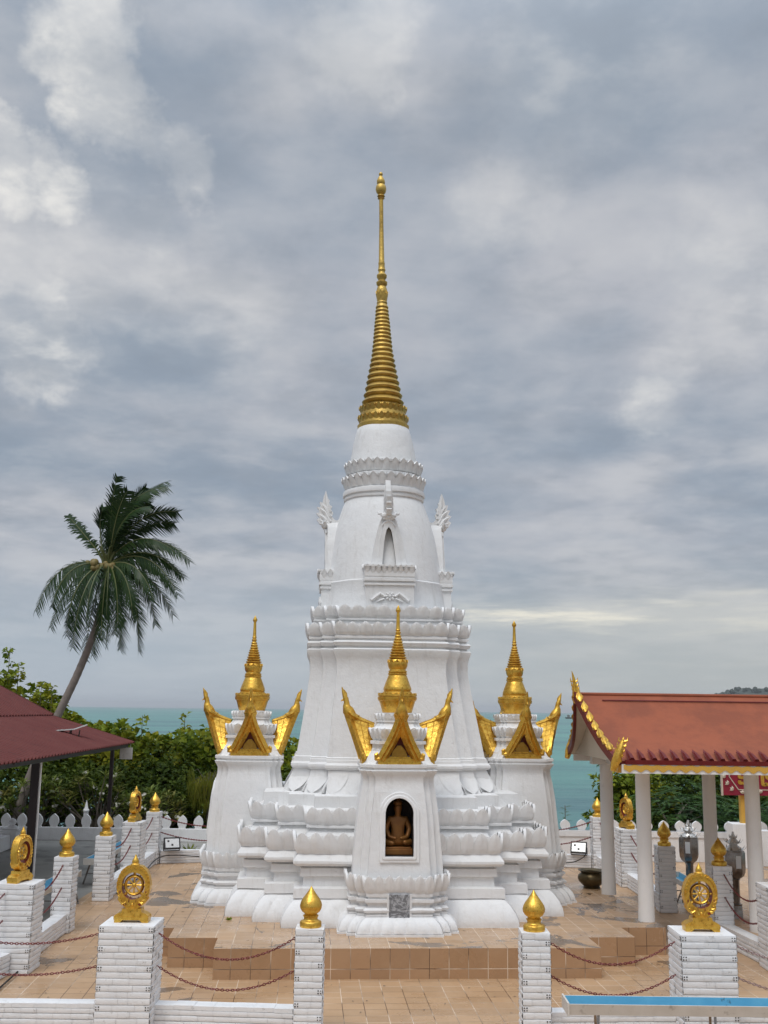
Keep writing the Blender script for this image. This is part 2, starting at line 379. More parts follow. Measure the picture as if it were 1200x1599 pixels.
def tag(o, label=None, cat=None, group=None, kind=None):
    if label: o['label'] = label
    if cat: o['category'] = cat
    if group: o['group'] = group
    if kind: o['kind'] = kind
    return o
def thing(name, label, cat, loc=(0, 0, 0), rz=0, group=None):
    o = bpy.data.objects.new(name, None); COL.objects.link(o); o.empty_display_size = .3
    o.location = loc; o.rotation_euler = (0, 0, rz)
    return tag(o, label, cat, group)
def copy_tree(o, parent=None):
    c = o.copy(); COL.objects.link(c)
    if parent: c.parent = parent
    for ch in list(o.children): copy_tree(ch, c)
    return c
def sheet(name, pts, z, m, kind='structure'):
    b = MB().use(m); b.poly([(x, y, z) for x, y in pts]); o = b.obj(name, smooth=False, fixn=False)
    return tag(o, kind=kind)

# ------------------------------------------------------------------ redented square helpers
def redent(W, s):
    q = [(W, W - 2 * s), (W - s, W - 2 * s), (W - s, W - s), (W - 2 * s, W - s), (W - 2 * s, W)]
    out = []
    for k in range(4):
        c, si = (1, 0, -1, 0)[k], (0, 1, 0, -1)[k]
        out += [(x * c - y * si, x * si + y * c) for x, y in q]
    return out
def subdiv(poly, long=8, short=2):
    out = []
    n = len(poly)
    for i in range(n):
        p, q = poly[i], poly[(i + 1) % n]
        k = long if i % 5 == 4 else short
        out += [(p[0] + (q[0] - p[0]) * t / k, p[1] + (q[1] - p[1]) * t / k) for t in range(k)]
    return out
def loft(b, levels, long=8, short=2, capt=True, capb=True):
    rows = [[(x, y, z) for x, y in subdiv(redent(W, s), long, short)] for z, W, s in levels]
    ids = b.grid(rows, True)
    if capb: b.cap(ids[0], True)
    if capt: b.cap(ids[-1])
def petal(b, o, t, n, w_, z0, h, n0, flare, bulge, nu=7, nv=5, tip=.30, back=.05, down=False, tw=1.0):
    o = Vector(o).to_3d() if len(o) == 2 else Vector(o)
    t = Vector((t[0], t[1], 0)); n = Vector((n[0], n[1], 0)); up = Vector((0, 0, 1))
    rows = []
    for j in range(nv + 1):
        v = j / nv; r = []
        for i in range(nu):
            u = -1 + 2 * i / (nu - 1)
            ww = w_ / 2 * (.86 + .14 * sin(pi * min(1, v * 1.2))) * tw
            z = h * v * (1 - tip * abs(u) ** 1.35 * v)
            nn = n0 + flare * v ** 1.7 + bulge * (1 - abs(u) ** 2.2) * (sin(pi * min(.92, .15 + v * .8)))
            if down: z = h - z
            r.append(tuple(o + t * (u * ww) + n * nn + up * (z0 + z)))
        rows.append(r)
    # thickness: closed over the tip to a back row
    last = rows[-1]; rows.append([tuple(Vector(p) - n * (back * (1.0 if not down else .3))) for p in last])
    b.grid(rows)
def relief(b, levels, s, pw, bulge, scallop=0.0, back=0.0, nu=7, fat=1.0, phase=0.0):
    """rows of petals that follow a flaring redented wall; levels = (z, W, bulge factor) from the root to the tip"""
    nE = 20
    for i in range(nE):
        P0 = redent(levels[0][1], s); Lf = (Vector(P0[(i + 1) % nE]) - Vector(P0[i])).length
        k = max(1, round(Lf / pw)); p = Vector(P0[i]); q = Vector(P0[(i + 1) % nE]); t = (q - p) / Lf; n = Vector((t.y, -t.x, 0))
        lim = range(k) if not phase else range(k - 1)
        for a in lim:
            rows = []; jz = random.uniform(-.008, .004); jn = random.uniform(.8, 1.15)
            for z, W, bf in levels:
                P = redent(W, s); A = Vector((*P[i], 0)); B = Vector((*P[(i + 1) % nE], 0)); r = []
                top = abs(z - levels[0][0]) / abs(levels[-1][0] - levels[0][0])
                for m in range(nu):
                    u = -1 + 2 * m / (nu - 1); par = (a + phase + .5 + .5 * u * fat) / k
                    zz = z - (scallop * abs(u) ** 1.5 * top ** 1.5) * (1 if levels[-1][0] > levels[0][0] else -1) + jz * top
                    r.append(tuple(A.lerp(B, par) + n * (bulge * bf * jn * (1 - abs(u) ** 2.0) + .003) + Vector((0, 0, zz))))
                rows.append(r)
            rows.append([tuple(Vector(c) - n * back) for c in rows[-1]] if back else [tuple(Vector(c) - n * .02) for c in rows[-1]])
            b.grid(rows)
def ogive(b, lv, s, pw, off, bulge, phase=0.0, nu=7):
    """pointed petals standing proud of a flaring redented wall; lv = (z, W) from root to tip"""
    nE = 20; nL = len(lv)
    for i in range(nE):
        P0 = redent(lv[0][1], s); Lf = (Vector(P0[(i + 1) % nE]) - Vector(P0[i])).length
        k = max(1, round(Lf / pw)); p = Vector(P0[i]); q = Vector(P0[(i + 1) % nE]); t = (q - p) / Lf; n = Vector((t.y, -t.x, 0))
        for a in (range(k) if not phase else range(k - 1)):
            rows = []; jz = random.uniform(-.010, .006); jn = random.uniform(.75, 1.25)
            for m, (z, W) in enumerate(lv):
                v = m / (nL - 1); P = redent(W, s); A = Vector((*P[i], 0)); B = Vector((*P[(i + 1) % nE], 0)); r = []
                wid = 1 - .93 * max(0, (v - .40) / .60) ** 1.8
                for c in [-1.0] + [-1 + 2 * m2 / (nu - 1) for m2 in range(nu)] + [1.0]: r.append(c)
                rr_ = []
                for m2, u in enumerate(r):
                    edge = m2 in (0, len(r) - 1); par = (a + phase + .5 + .5 * u * wid * .99) / k
                    o = -.012 if edge else (off + bulge * jn * (1 - abs(u) ** 1.25) * sin(pi * min(.66, .10 + v * .62)) + .010 * (abs(u) > .8) * (v > .2))
                    rr_.append(tuple(A.lerp(B, par) + n * (o * (1 if v > .02 else .3)) + Vector((0, 0, z + jz * v))))
                rows.append(rr_)
            rows.append([tuple(Vector(c) - n * .05) for c in rows[-1]])
            b.grid(rows)
def petals_path(b, W, s, z0, h, pw, n0, flare, bulge, tip=.30, rows2=True, down=False, jit=.04, back=.05):
    V8 = [0, .15, .3, .45, .6, .72, .84, .93, 1]
    ogive(b, [(z0 + h * v, W + n0 + flare * v ** .75) for v in V8], s, pw, .026 if pw > .2 else .016, bulge * .75)
    if rows2: ogive(b, [(z0 + h * .84 * v, W + n0 + flare * .8 * v ** .75) for v in V8], s, pw * 1.0, .004, bulge * .45, phase=.5)
def petals_round(b, r, z0, h, k, flare, bulge, tip=.3, c=(0, 0), rows2=True, down=False, back=.04, nu=7):
    for a in range(k):
        th = 2 * pi * a / k; n = (cos(th), sin(th)); t = (-sin(th), cos(th)); ww = 2 * pi * (r + flare * .6) / k
        petal(b, (c[0] + r * n[0], c[1] + r * n[1]), t, n, ww * 1.04, z0, h, 0, flare, bulge, tip=tip, down=down, back=back, nu=nu)
        if rows2:
            th += pi / k; n = (cos(th), sin(th)); t = (-sin(th), cos(th))
            petal(b, (c[0] + (r - .015) * n[0], c[1] + (r - .015) * n[1]), t, n, ww * .7, z0, h * .93, 0, flare * .9, bulge * .5, tip=tip * 1.3, down=down, back=back, nu=5)

# ================================================================== SETTING
# terrain: level ground that falls away to the sea beyond the wall
b = MB().use('soil')
xs = [-3000, -900, -300, -120, -60, -30, -14, 0, 14, 30, 60, 120, 300, 900, 3000]
ysz = [(-300, -.02), (-60, -.02), (0, -.02), (16, -.02), (30, -.02), (34.6, -.05), (38, -1.9), (45, -5.5), (60, -12), (80, -19), (95, -23), (130, -26)]
b.grid([[(x, y, z) for x in xs] for y, z in ysz])
tag(b.obj('ground', fixn=False), kind='structure')
b = MB().use('sea')
b.grid([[(x, y, -20) for x in (-45000, -8000, -1500, 0, 1500, 8000, 45000)] for y in (70, 300, 1200, 5000, 15000, 40000)])
tag(b.obj('sea', smooth=False, fixn=False), kind='structure')
sheet('tile_floor', [(-6.3, 6), (16, 6), (16, 30.3), (-6.3, 30.3)], 0.0, 'tile')
sheet('concrete_yard', [(-34, 6), (-6.3, 6), (-6.3, 33.5), (-34, 33.5)], -.004, 'concrete')
sheet('back_yard', [(-6.3, 30.3), (4.6, 30.3), (4.6, 33.5), (-6.3, 33.5)], -.004, 'concrete')
# headland
b = MB().use('far')
rows = []
for j, (yy, k) in enumerate(((4000, 0), (4150, .55), (4350, 1.0), (4700, .8), (5200, 0))):
    r = []
    for i in range(61):
        x = 1190 + i * 55
        hgt = 124 * min(1, (i / 4.5) ** .7) * (1 + .04 * sin(i * .9) + .07 * sin(i * .23)) + 7 * noise.noise(Vector((i * .9, j, 0)))
        r.append((x, yy, -21 + max(0, hgt) * k * (1 + .03 * random.random())))
    rows.append(r)
b.grid(rows)
for i in range(260):
    x = random.uniform(1230, 2200); k = min(1, ((x - 1190) / 55 / 4.5) ** .7)
    b.sphere((x, 4330 + random.uniform(-40, 40), -21 + 122 * k + random.uniform(-6, 6)), random.uniform(5, 12), 6, 4)
tag(b.obj('hills', fixn=True), kind='structure')
b = MB().use('column'); t = thing('hillside_house', 'tiny white house on the wooded headland above the pavilion roof', 'house', (1370, 4180, 40))
b.box((0, 0, 9), (34, 20, 18)); b.obj('wall', t, smooth=False)
b = MB().use('roof'); b.prism([(-20, 18), (20, 18), (0, 27)], 'y', -12, 12); b.obj('roof', t, smooth=False)
for i in range(4): b = MB().use('dark'); b.box((-12 + i * 8, -10.2, 9), (3.5, .6, 5)); b.obj('window', t, smooth=False)
# far ship
t = thing('cargo_ship', 'tiny cargo ship far out on the horizon left of the pavilion gable', 'ship', (708, 4000, -20))
b = MB().use('far'); b.prism([(-22, 0), (22, 0), (26, 6), (-24, 6)], 'y', -5, 5); b.obj('hull', t)
b = MB().use('steel'); b.box((-12, 0, 10), (9, 8, 9)); b.obj('deckhouse', t, smooth=False); b = MB().use('steel'); b.box((8, 0, 12), (1.5, 1.5, 13)); b.obj('mast', t, smooth=False)

# ================================================================== PLINTH
CX, CY = .17, 21.5
b = MB().use('tiles')
R_ = redent(4.5, .77)
b.face([b.pt((x, y, 0)) for x, y in R_][::-1])
lo = [b.pt((x, y, .0)) for x, y in R_]; hi = [b.pt((x, y, .44)) for x, y in R_]
for i in range(len(R_)):
    j = (i + 1) % len(R_); b.face((lo[i], lo[j], hi[j], hi[i]))
b.use('tilep'); b.face([b.pt((x, y, .44)) for x, y in R_])
pl = b.obj('tiled_plinth', smooth=False, bevel=.012); pl.location = (CX, CY, 0); pl.rotation_euler = (0, 0, A_T)
tag(pl, 'stepped plinth of tan tiles carrying the white stupa', 'plinth')
# raised platform under the right columns
b = MB().use('tiles'); b.box((9.4, 19.55, .15), (6.2, 1.9, .298)); b.use('tilep'); b.poly([(6.3, 18.6, .3), (12.5, 18.6, .3), (12.5, 20.5, .3), (6.3, 20.5, .3)])
tag(b.obj('tiled_platform', smooth=False), 'low tan tiled platform under the right columns of the pavilion', 'platform')

# ================================================================== STUPA
LEAN = .0225
stupa = thing('stupa', 'tall white stupa with a golden ringed spire on a lotus base', 'stupa', (CX, CY, .44), A_T)
def zz_(z): return z - .44
def L(levels): return [(zz_(z), W, s) for z, W, s in levels]
# base terraces
b = MB().use('white')
loft(b, L([(.43, 2.98, .5), (.50, 2.985, .5), (.58, 2.97, .5), (.68, 2.93, .5), (.77, 2.87, .5), (.84, 2.80, .5), (.87, 2.74, .5), (.875, 2.80, .5), (1.03, 2.79, .5),
           (1.045, 2.64, .5), (1.20, 2.63, .5), (1.215, 2.69, .5), (1.34, 2.68, .5), (1.35, 2.62, .5), (1.375, 2.62, .5), (1.385, 2.74, .5), (1.43, 2.80, .5), (1.47, 2.80, .5), (1.56, 2.74, .5), (1.58, 2.72, .5),
           (1.60, 2.725, .5), (1.66, 2.75, .5), (1.74, 2.765, .5), (1.79, 2.76, .5), (1.81, 2.73, .5), (1.84, 2.60, .5), (1.985, 2.50, .5), (1.99, 2.58, .5), (2.03, 2.58, .5), (2.04, 2.55, .5), (2.09, 2.575, .5), (2.15, 2.585, .5), (2.19, 2.585, .5), (2.21, 2.55, .5), (2.25, 2.45, .5),
           (2.305, 2.36, .46), (2.50, 2.35, .46), (2.51, 2.1, .42)]), 10, 3)
b.jitter(.012, 2.2); b.lean(LEAN); b.obj('terrace_base', stupa, 30)
# lotus rows on the terraces
b = MB().use('white')
petals_path(b, 2.72, .5, zz_(1.58), .36, .235, .0, .055, .045)
petals_path(b, 2.545, .5, zz_(2.03), .31, .22, .0, .05, .04)
b.jitter(.014, 3.1); b.lean(LEAN); b.obj('lotus_petals', stupa, 40)
# skirt pleats
b = MB().use('white')
relief(b, [(zz_(z), W, q) for z, W, q in ((.872, 2.745, .3), (.84, 2.805, .7), (.77, 2.875, 1), (.68, 2.935, 1), (.58, 2.975, .8), (.50, 2.99, .6), (.435, 2.985, .4))], .5, .30, .016, nu=9)
b.jitter(.012, 2.6); b.lean(LEAN); b.obj('skirt_petals', stupa, 40)
# tower
b = MB().use('white')
loft(b, L([(2.49, 2.01, .385), (2.56, 1.98, .375), (2.64, 1.935, .36), (2.76, 1.87, .34), (2.88, 1.82, .315), (2.915, 1.80, .31), (2.92, 1.84, .31), (2.96, 1.87, .31), (3.00, 1.87, .31), (3.04, 1.83, .305), (3.09, 1.82, .30), (3.10, 1.80, .29), (3.125, 1.80, .29), (3.14, 1.77, .285),
           (3.5, 1.705, .275), (4.0, 1.62, .262), (4.4, 1.555, .252), (4.7, 1.515, .245), (4.88, 1.515, .242), (4.98, 1.535, .24), (5.06, 1.57, .24), (5.11, 1.575, .24), (5.13, 1.55, .24), (5.135, 1.505, .24), (5.17, 1.505, .24), (5.18, 1.55, .24), (5.24, 1.575, .24),
           (5.27, 1.55, .24), (5.28, 1.50, .24), (5.31, 1.50, .24), (5.32, 1.54, .24), (5.36, 1.54, .24), (5.37, 1.51, .24), (5.43, 1.535, .24), (5.49, 1.535, .24), (5.52, 1.52, .24), (5.545, 1.43, .23), (5.66, 1.42, .23), (5.665, 1.45, .23), (5.70, 1.45, .23), (5.705, 1.415, .23), (5.76, 1.44, .23), (5.83, 1.445, .23), (5.865, 1.43, .23), (5.89, 1.3, .2)]), 8, 2)
b.jitter(.010, 2.0); b.lean(LEAN); b.obj('tower', stupa, 30)
b = MB().use('white')
petals_path(b, 1.505, .24, zz_(5.37), .265, .235, .0, .055, .045)
petals_path(b, 1.41, .23, zz_(5.70), .255, .235, .0, .05, .045)
b.jitter(.012, 3.1); b.lean(LEAN); b.obj('lotus_petals', stupa, 40)
b = MB().use('white')
ogive(b, [(zz_(z), W) for z, W in ((2.91, 1.81), (2.87, 1.825), (2.82, 1.845), (2.76, 1.875), (2.70, 1.905), (2.64, 1.94), (2.58, 1.972), (2.55, 1.985), (2.51, 2.0))], .345, .30, .001, .010)
b.jitter(.012, 3.1); b.lean(LEAN); b.obj('lotus_petals', stupa, 40)
# bell
b = MB().use('white')
prof = [(1.26, 5.90), (1.26, 6.0), (1.235, 6.2), (1.21, 6.42), (1.215, 6.44), (1.215, 6.47), (1.19, 6.49), (1.155, 6.8), (1.11, 7.1), (1.045, 7.45), (.965, 7.75), (.90, 7.95), (.835, 8.13), (.80, 8.20),
        (.80, 8.21), (.825, 8.22), (.83, 8.26), (.81, 8.27), (.81, 8.30), (.845, 8.31), (.85, 8.36), (.835, 8.41), (.80, 8.42), (.79, 8.46), (.80, 8.6), (.80, 8.66), (.77, 8.665), (.77, 8.72), (.74, 8.74), (.75, 8.9), (.75, 8.98), (.71, 8.985), (.70, 9.05), (.665, 9.22), (.635, 9.42), (.585, 9.62), (.54, 9.76), (.50, 9.80)]
b.lathe([(r, zz_(z)) for r, z in prof], 48); b.jitter(.012, 2.4); b.lean(LEAN); b.obj('bell', stupa, 32)
b = MB().use('white')
petals_round(b, .79, zz_(8.44), .25, 30, .085, .035)
petals_round(b, .745, zz_(8.75), .25, 28, .075, .035)
b.jitter(.010, 4); b.lean(LEAN); b.obj('lotus_petals', stupa, 40)
# niches on the bell, one towards each side
def bell_niche(ang, open_=True):
    b = MB(); b.X = Matrix.Rotation(ang, 4, 'Z')     # outward = -Y
    b.use('white')
    def zc(z): return zz_(z)
    # pedestal block and ledge
    for z0, z1, hw, n1 in ((5.9, 6.35, .47, 1.30), (6.35, 6.39, .50, 1.33), (6.39, 6.43, .47, 1.30), (6.43, 6.48, .50, 1.34), (6.48, 6.52, .48, 1.32), (6.70, 6.735, .49, 1.37)):
        b.box((0, -(n1 + .7) / 2, (zc(z0) + zc(z1)) / 2), (2 * hw, n1 - .7, z1 - z0))
    b.box((0, -1.0, zc(6.61)), (.97, .66, .18)); b.box((0, -.95, zc(6.69)), (1.0, .70, .06))
    for a in range(9):
        petal(b, (-.48 + .96 * (a + .5) / 9, -1.29), (1, 0), (0, -1), .11, zc(6.5), .25, 0, .08, .03)
    for sx in (-1, 1):
        for a in range(3): petal(b, (sx * .45, -1.24 + a * .12), (0, 1), (sx, 0), .12, zc(6.5), .25, 0, .07, .03)
    # relief flower scroll
    for k in range(8):
        th = 2 * pi * k / 8; b.tube([(.05 * cos(th), -1.305, zc(6.14) + .05 * sin(th)), (.10 * cos(th), -1.32, zc(6.14) + .085 * sin(th))], [.03, .012], 6)
    b.sphere((0, -1.30, zc(6.14)), .045, 8, 5)
    for sx in (-1, 1):
        b.tube([(sx * .1, -1.305, zc(6.13)), (sx * .18, -1.31, zc(6.19)), (sx * .27, -1.31, zc(6.12)), (sx * .36, -1.305, zc(6.05)), (sx * .38, -1.305, zc(6.09))], [.03, .035, .04, .03, .012], 6)
        b.tube([(sx * .1, -1.305, zc(6.09)), (sx * .18, -1.31, zc(6.06)), (sx * .25, -1.31, zc(6.03))], [.02, .025, .01], 6)
    # pointed arch: opening and frame
    def arch(hw, z0, z1, n=12, pw=.46):
        r = [(hw * (1 - k / n) ** pw if k else hw, z0 + (z1 - z0) * (k / n)) for k in range(n + 1)]
        R = [(x, z) for x, z in r]; Lf = [(-x, z) for x, z in r[::-1][1:]]
        return R + Lf
    zb, = (6.735,)
    inner = arch(.135, zc(zb) + .03, zc(7.50)); mid = arch(.235, zc(zb), zc(7.66)); outer = arch(.36, zc(zb), zc(7.80))
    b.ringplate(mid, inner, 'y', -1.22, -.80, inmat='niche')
    b.ringplate(outer, mid, 'y', -1.17, -.70)
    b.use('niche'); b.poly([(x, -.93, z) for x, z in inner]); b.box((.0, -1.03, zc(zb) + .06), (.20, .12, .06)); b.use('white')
    b.box((0, -1.0, zc(zb) + .012), (.40, .44, .035))
    # crest: rosette, then tall acanthus blade standing out from the bell
    for k in range(5):
        th = radians(20 + 35 * k); b.tube([(0, -1.21, zc(7.70)), (.10 * cos(th), -1.25, zc(7.70) + .07 * sin(th)), (.14 * cos(th), -1.24, zc(7.68) + .11 * sin(th))], [.05, .05, .028], 7)
    for sx in (-1, 1):
        b.tube([(0, -1.2, zc(7.66)), (sx * .09, -1.23, zc(7.69)), (sx * .15, -1.22, zc(7.76)), (sx * .20, -1.21, zc(7.76)), (sx * .21, -1.2, zc(7.80))], [.05, .05, .035, .025, .008], 6)
        b.tube([(0, -1.2, zc(7.62)), (sx * .08, -1.2, zc(7.58)), (sx * .13, -1.2, zc(7.52))], [.05, .03, .01], 6)
    b.sphere((0, -1.24, zc(7.70)), .055, 8, 6)
    out = [(.88, 7.60), (1.08, 7.52), (1.17, 7.58), (1.22, 7.70), (1.33, 7.73), (1.39, 7.82), (1.33, 7.86), (1.40, 7.95), (1.33, 7.98), (1.38, 8.08), (1.31, 8.08), (1.33, 8.19), (1.27, 8.18), (1.25, 8.30), (1.20, 8.43), (1.17, 8.28), (1.12, 8.22), (1.14, 8.14), (1.07, 8.10), (1.11, 8.02), (1.05, 7.97), (1.08, 7.89), (1.02, 7.82), (.97, 7.81), (.86, 7.88)]
    b.prism([(-r, zc(z)) for r, z in out], 'x', -.05, .05)
    for (ra, za), (rm, zm), (rb, zb2) in (((1.10, 7.62), (1.22, 7.76), (1.36, 7.82)), ((1.12, 7.70), (1.24, 7.86), (1.37, 7.95)), ((1.12, 7.78), (1.22, 7.97), (1.35, 8.08)), ((1.12, 7.88), (1.20, 8.06), (1.30, 8.18)), ((1.12, 7.98), (1.17, 8.16), (1.20, 8.40))):
        for sx in (-1, 0, 1): b.tube([(sx * .045, -ra, zc(za)), (sx * .055, -rm, zc(zm)), (sx * .03, -rb, zc(zb2))], [.045, .042, .012], 6)
    # side stays from ledge to crest
    b.use('white')
    b.jitter(.008, 4)
    return b
for ang in (0, -pi / 2, pi / 2):
    b = bell_niche(ang); b.lean(LEAN); b.obj('bell_niche', stupa, 40)
# golden spire
b = MB().use('golds')
prof = [(.535, 9.74), (.54, 9.80), (.545, 9.84), (.51, 9.85), (.50, 9.90), (.49, 10.02), (.47, 10.06), (.46, 10.2), (.44, 10.24)]
zr = 10.30; rings = []
rad = [(10.28, .44), (10.6, .375), (11.0, .30), (11.44, .225), (11.88, .185), (12.3, .150), (12.55, .125)]
def rr(z):
    for (a, ra), (c, rc) in zip(rad, rad[1:]):
        if a <= z <= c: return ra + (rc - ra) * (z - a) / (c - a)
    return rad[-1][1] if z > 12 else rad[0][1]
hh = .155
while zr < 12.48:
    r = rr(zr); rings += [(r * .87, zr), (r * .97, zr + hh * .12), (r * 1.02, zr + hh * .38), (rr(zr + hh) * 1.0, zr + hh * .68), (rr(zr + hh) * .90, zr + hh * .95)]
    zr += hh; hh = max(.085, hh * .955)
zt = zr
prof += [(r, z) for r, z in rings if z < zt] + [(.105, zt + .02), (.115, zt + .05), (.10, zt + .08), (.11, zt + .12), (.125, zt + .3), (.10, 12.93), (.085, 12.96), (.115, 13.0), (.118, 13.05), (.075, 13.09), (.075, 13.12), (.105, 13.16), (.108, 13.21), (.07, 13.26), (.065, 13.30), (.082, 13.33), (.07, 13.38), (.066, 13.46), (.072, 13.48), (.06, 13.52), (.046, 14.4), (.044, 14.98),
         (.075, 15.0), (.05, 15.03), (.085, 15.05), (.06, 15.09), (.10, 15.14), (.115, 15.21), (.105, 15.29), (.075, 15.33), (.09, 15.36), (.088, 15.42), (.055, 15.49), (.03, 15.53), (.045, 15.56), (.045, 15.585), (.02, 15.62)]
b.lathe([(r, zz_(z)) for r, z in prof], 32)
petals_round(b, .475, zz_(9.86), .18, 26, .06, .025, tip=.35)
petals_round(b, .445, zz_(10.08), .17, 24, .06, .025, tip=.35)
petals_round(b, .10, zz_(zt + .13), .19, 10, .03, .02, tip=.4, rows2=False, nu=5)
b.jitter(.006, 5); b.lean(LEAN); b.obj('golden_spire', stupa, 40)

# ================================================================== CORNER SHRINES
def bird_gable(parent, ang, side_bird=True):
    """gold gable that leans out from the shrine and ends in a bird's head; outward = -Y before turning"""
    X_ = Matrix.Rotation(ang, 4, 'Z'); z0 = 2.66
    b = MB(); b.X = X_; b.use('gold')
    b.box((0, -.50, z0 + .05), (.72, .24, .10)); b.box((0, -.49, z0 + .115), (.64, .20, .03))
    A = (0, -.86, z0 + .84); C = (0, -.40, z0 + .64)
    def side(sx):
        # sagging roof plane, with thickness
        rows = []
        for k in range(7):
            t = k / 6; sag = -.03 * sin(pi * t)
            f = Vector((sx * (.02 + .31 * t + sag), -.84 + .26 * t, z0 + .82 - .70 * t)); r = Vector((sx * (.02 + .33 * t + sag), -.40, z0 + .64 - .52 * t))
            rows.append([tuple(f.lerp(r, q / 3)) for q in range(4)])
        b.grid(rows)
        rows2 = [[(p[0] - sx * .035, p[1], p[2] - .02) for p in r] for r in rows]
        b.use('redin'); b.grid(rows2, flip=True); b.use('gold')
        # barge board
        pts = [Vector((sx * (.0 + .34 * t - .03 * sin(pi * t)), -.88 + .28 * t, z0 + .86 - .76 * t)) for t in [k / 8 for k in range(9)]]
        for p, q in zip(pts, pts[1:]): b.bar(p, q + (q - p) * .12, .075, .085); b.bar(p - Vector((sx * .06, -.02, .03)), q - Vector((sx * .06, -.02, .03)), .11, .085)
        e = pts[-1]
        b.tube([e, e + Vector((sx * .05, 0, .00)), e + Vector((sx * .06, -.01, .06)), e + Vector((sx * .03, -.01, .09))], [.055, .05, .035, .012], 6)
        # scale pattern ribs on the roof plane
        for k in range(1, 6):
            t = k / 6; f = Vector((sx * (.035 + .31 * t - .03 * sin(pi * t)), -.82 + .26 * t, z0 + .83 - .70 * t)); r = Vector((sx * (.035 + .33 * t - .03 * sin(pi * t)), -.42, z0 + .66 - .52 * t))
            b.tube([f, r], .0035, 4)
        for k in range(3):
            f = Vector((sx * .04, -.84 + .13 * (k + .5), z0 + .82 - .055 * (k + .5))); r = Vector((sx * .33, -.575 + .05 * k, z0 + .12)); b.tube([f, f.lerp(r, .5) - Vector((sx * .02, 0, 0)), r], .0035, 4)
    side(1); side(-1)
    b.tube([(0, -.40, z0 + .645), (0, -.63, z0 + .72), (0, -.84, z0 + .84)], [.035, .045, .06], 8)
    b.jitter(.006, 7)
    g = b.obj('gold_gable', parent, 40)
    b = MB(); b.X = X_; b.use('redin')
    b.poly([(-.33, -.50, z0 + .10), (.33, -.50, z0 + .10), (0, -.50, z0 + .76)]); b.poly([(-.33, -.50, z0 + .11), (.33, -.50, z0 + .11), (.3, -.60, z0 + .11), (-.3, -.60, z0 + .11)])
    b.use('goldd'); b.prism([(-.15, z0 + .10), (.15, z0 + .10), (.11, z0 + .22), (.03, z0 + .31), (-.03, z0 + .31), (-.11, z0 + .22)], 'y', -.54, -.50)
    b.obj('tympanum', g)
    b = MB(); b.X = X_; b.use('gold')
    # bird: breast, S-curved neck, head, beak, crest
    b.tube([(0, -.72, z0 + .74), (0, -.80, z0 + .80), (0, -.86, z0 + .88), (0, -.885, z0 + .96), (0, -.885, z0 + 1.03), (0, -.90, z0 + 1.08), (0, -.925, z0 + 1.13), (0, -.945, z0 + 1.20), (0, -.97, z0 + 1.28)],
           [.05, .095, .10, .065, .045, .05, .036, .028, .008], 9)
    b.tube([(0, -.91, z0 + 1.075), (0, -.955, z0 + 1.06), (0, -.985, z0 + 1.035)], [.03, .018, .005], 6)
    b.tube([(0, -.90, z0 + 1.11), (0, -.90, z0 + 1.17), (0, -.93, z0 + 1.235)], [.03, .022, .006], 6)
    for sx in (-1, 1): b.tube([(sx * .05, -.86, z0 + .90), (sx * .085, -.80, z0 + .82), (sx * .06, -.70, z0 + .76), (sx * .03, -.66, z0 + .80)], [.03, .04, .03, .008], 6)
    b.jitter(.005, 9); b.obj('bird_finial', g, 50)
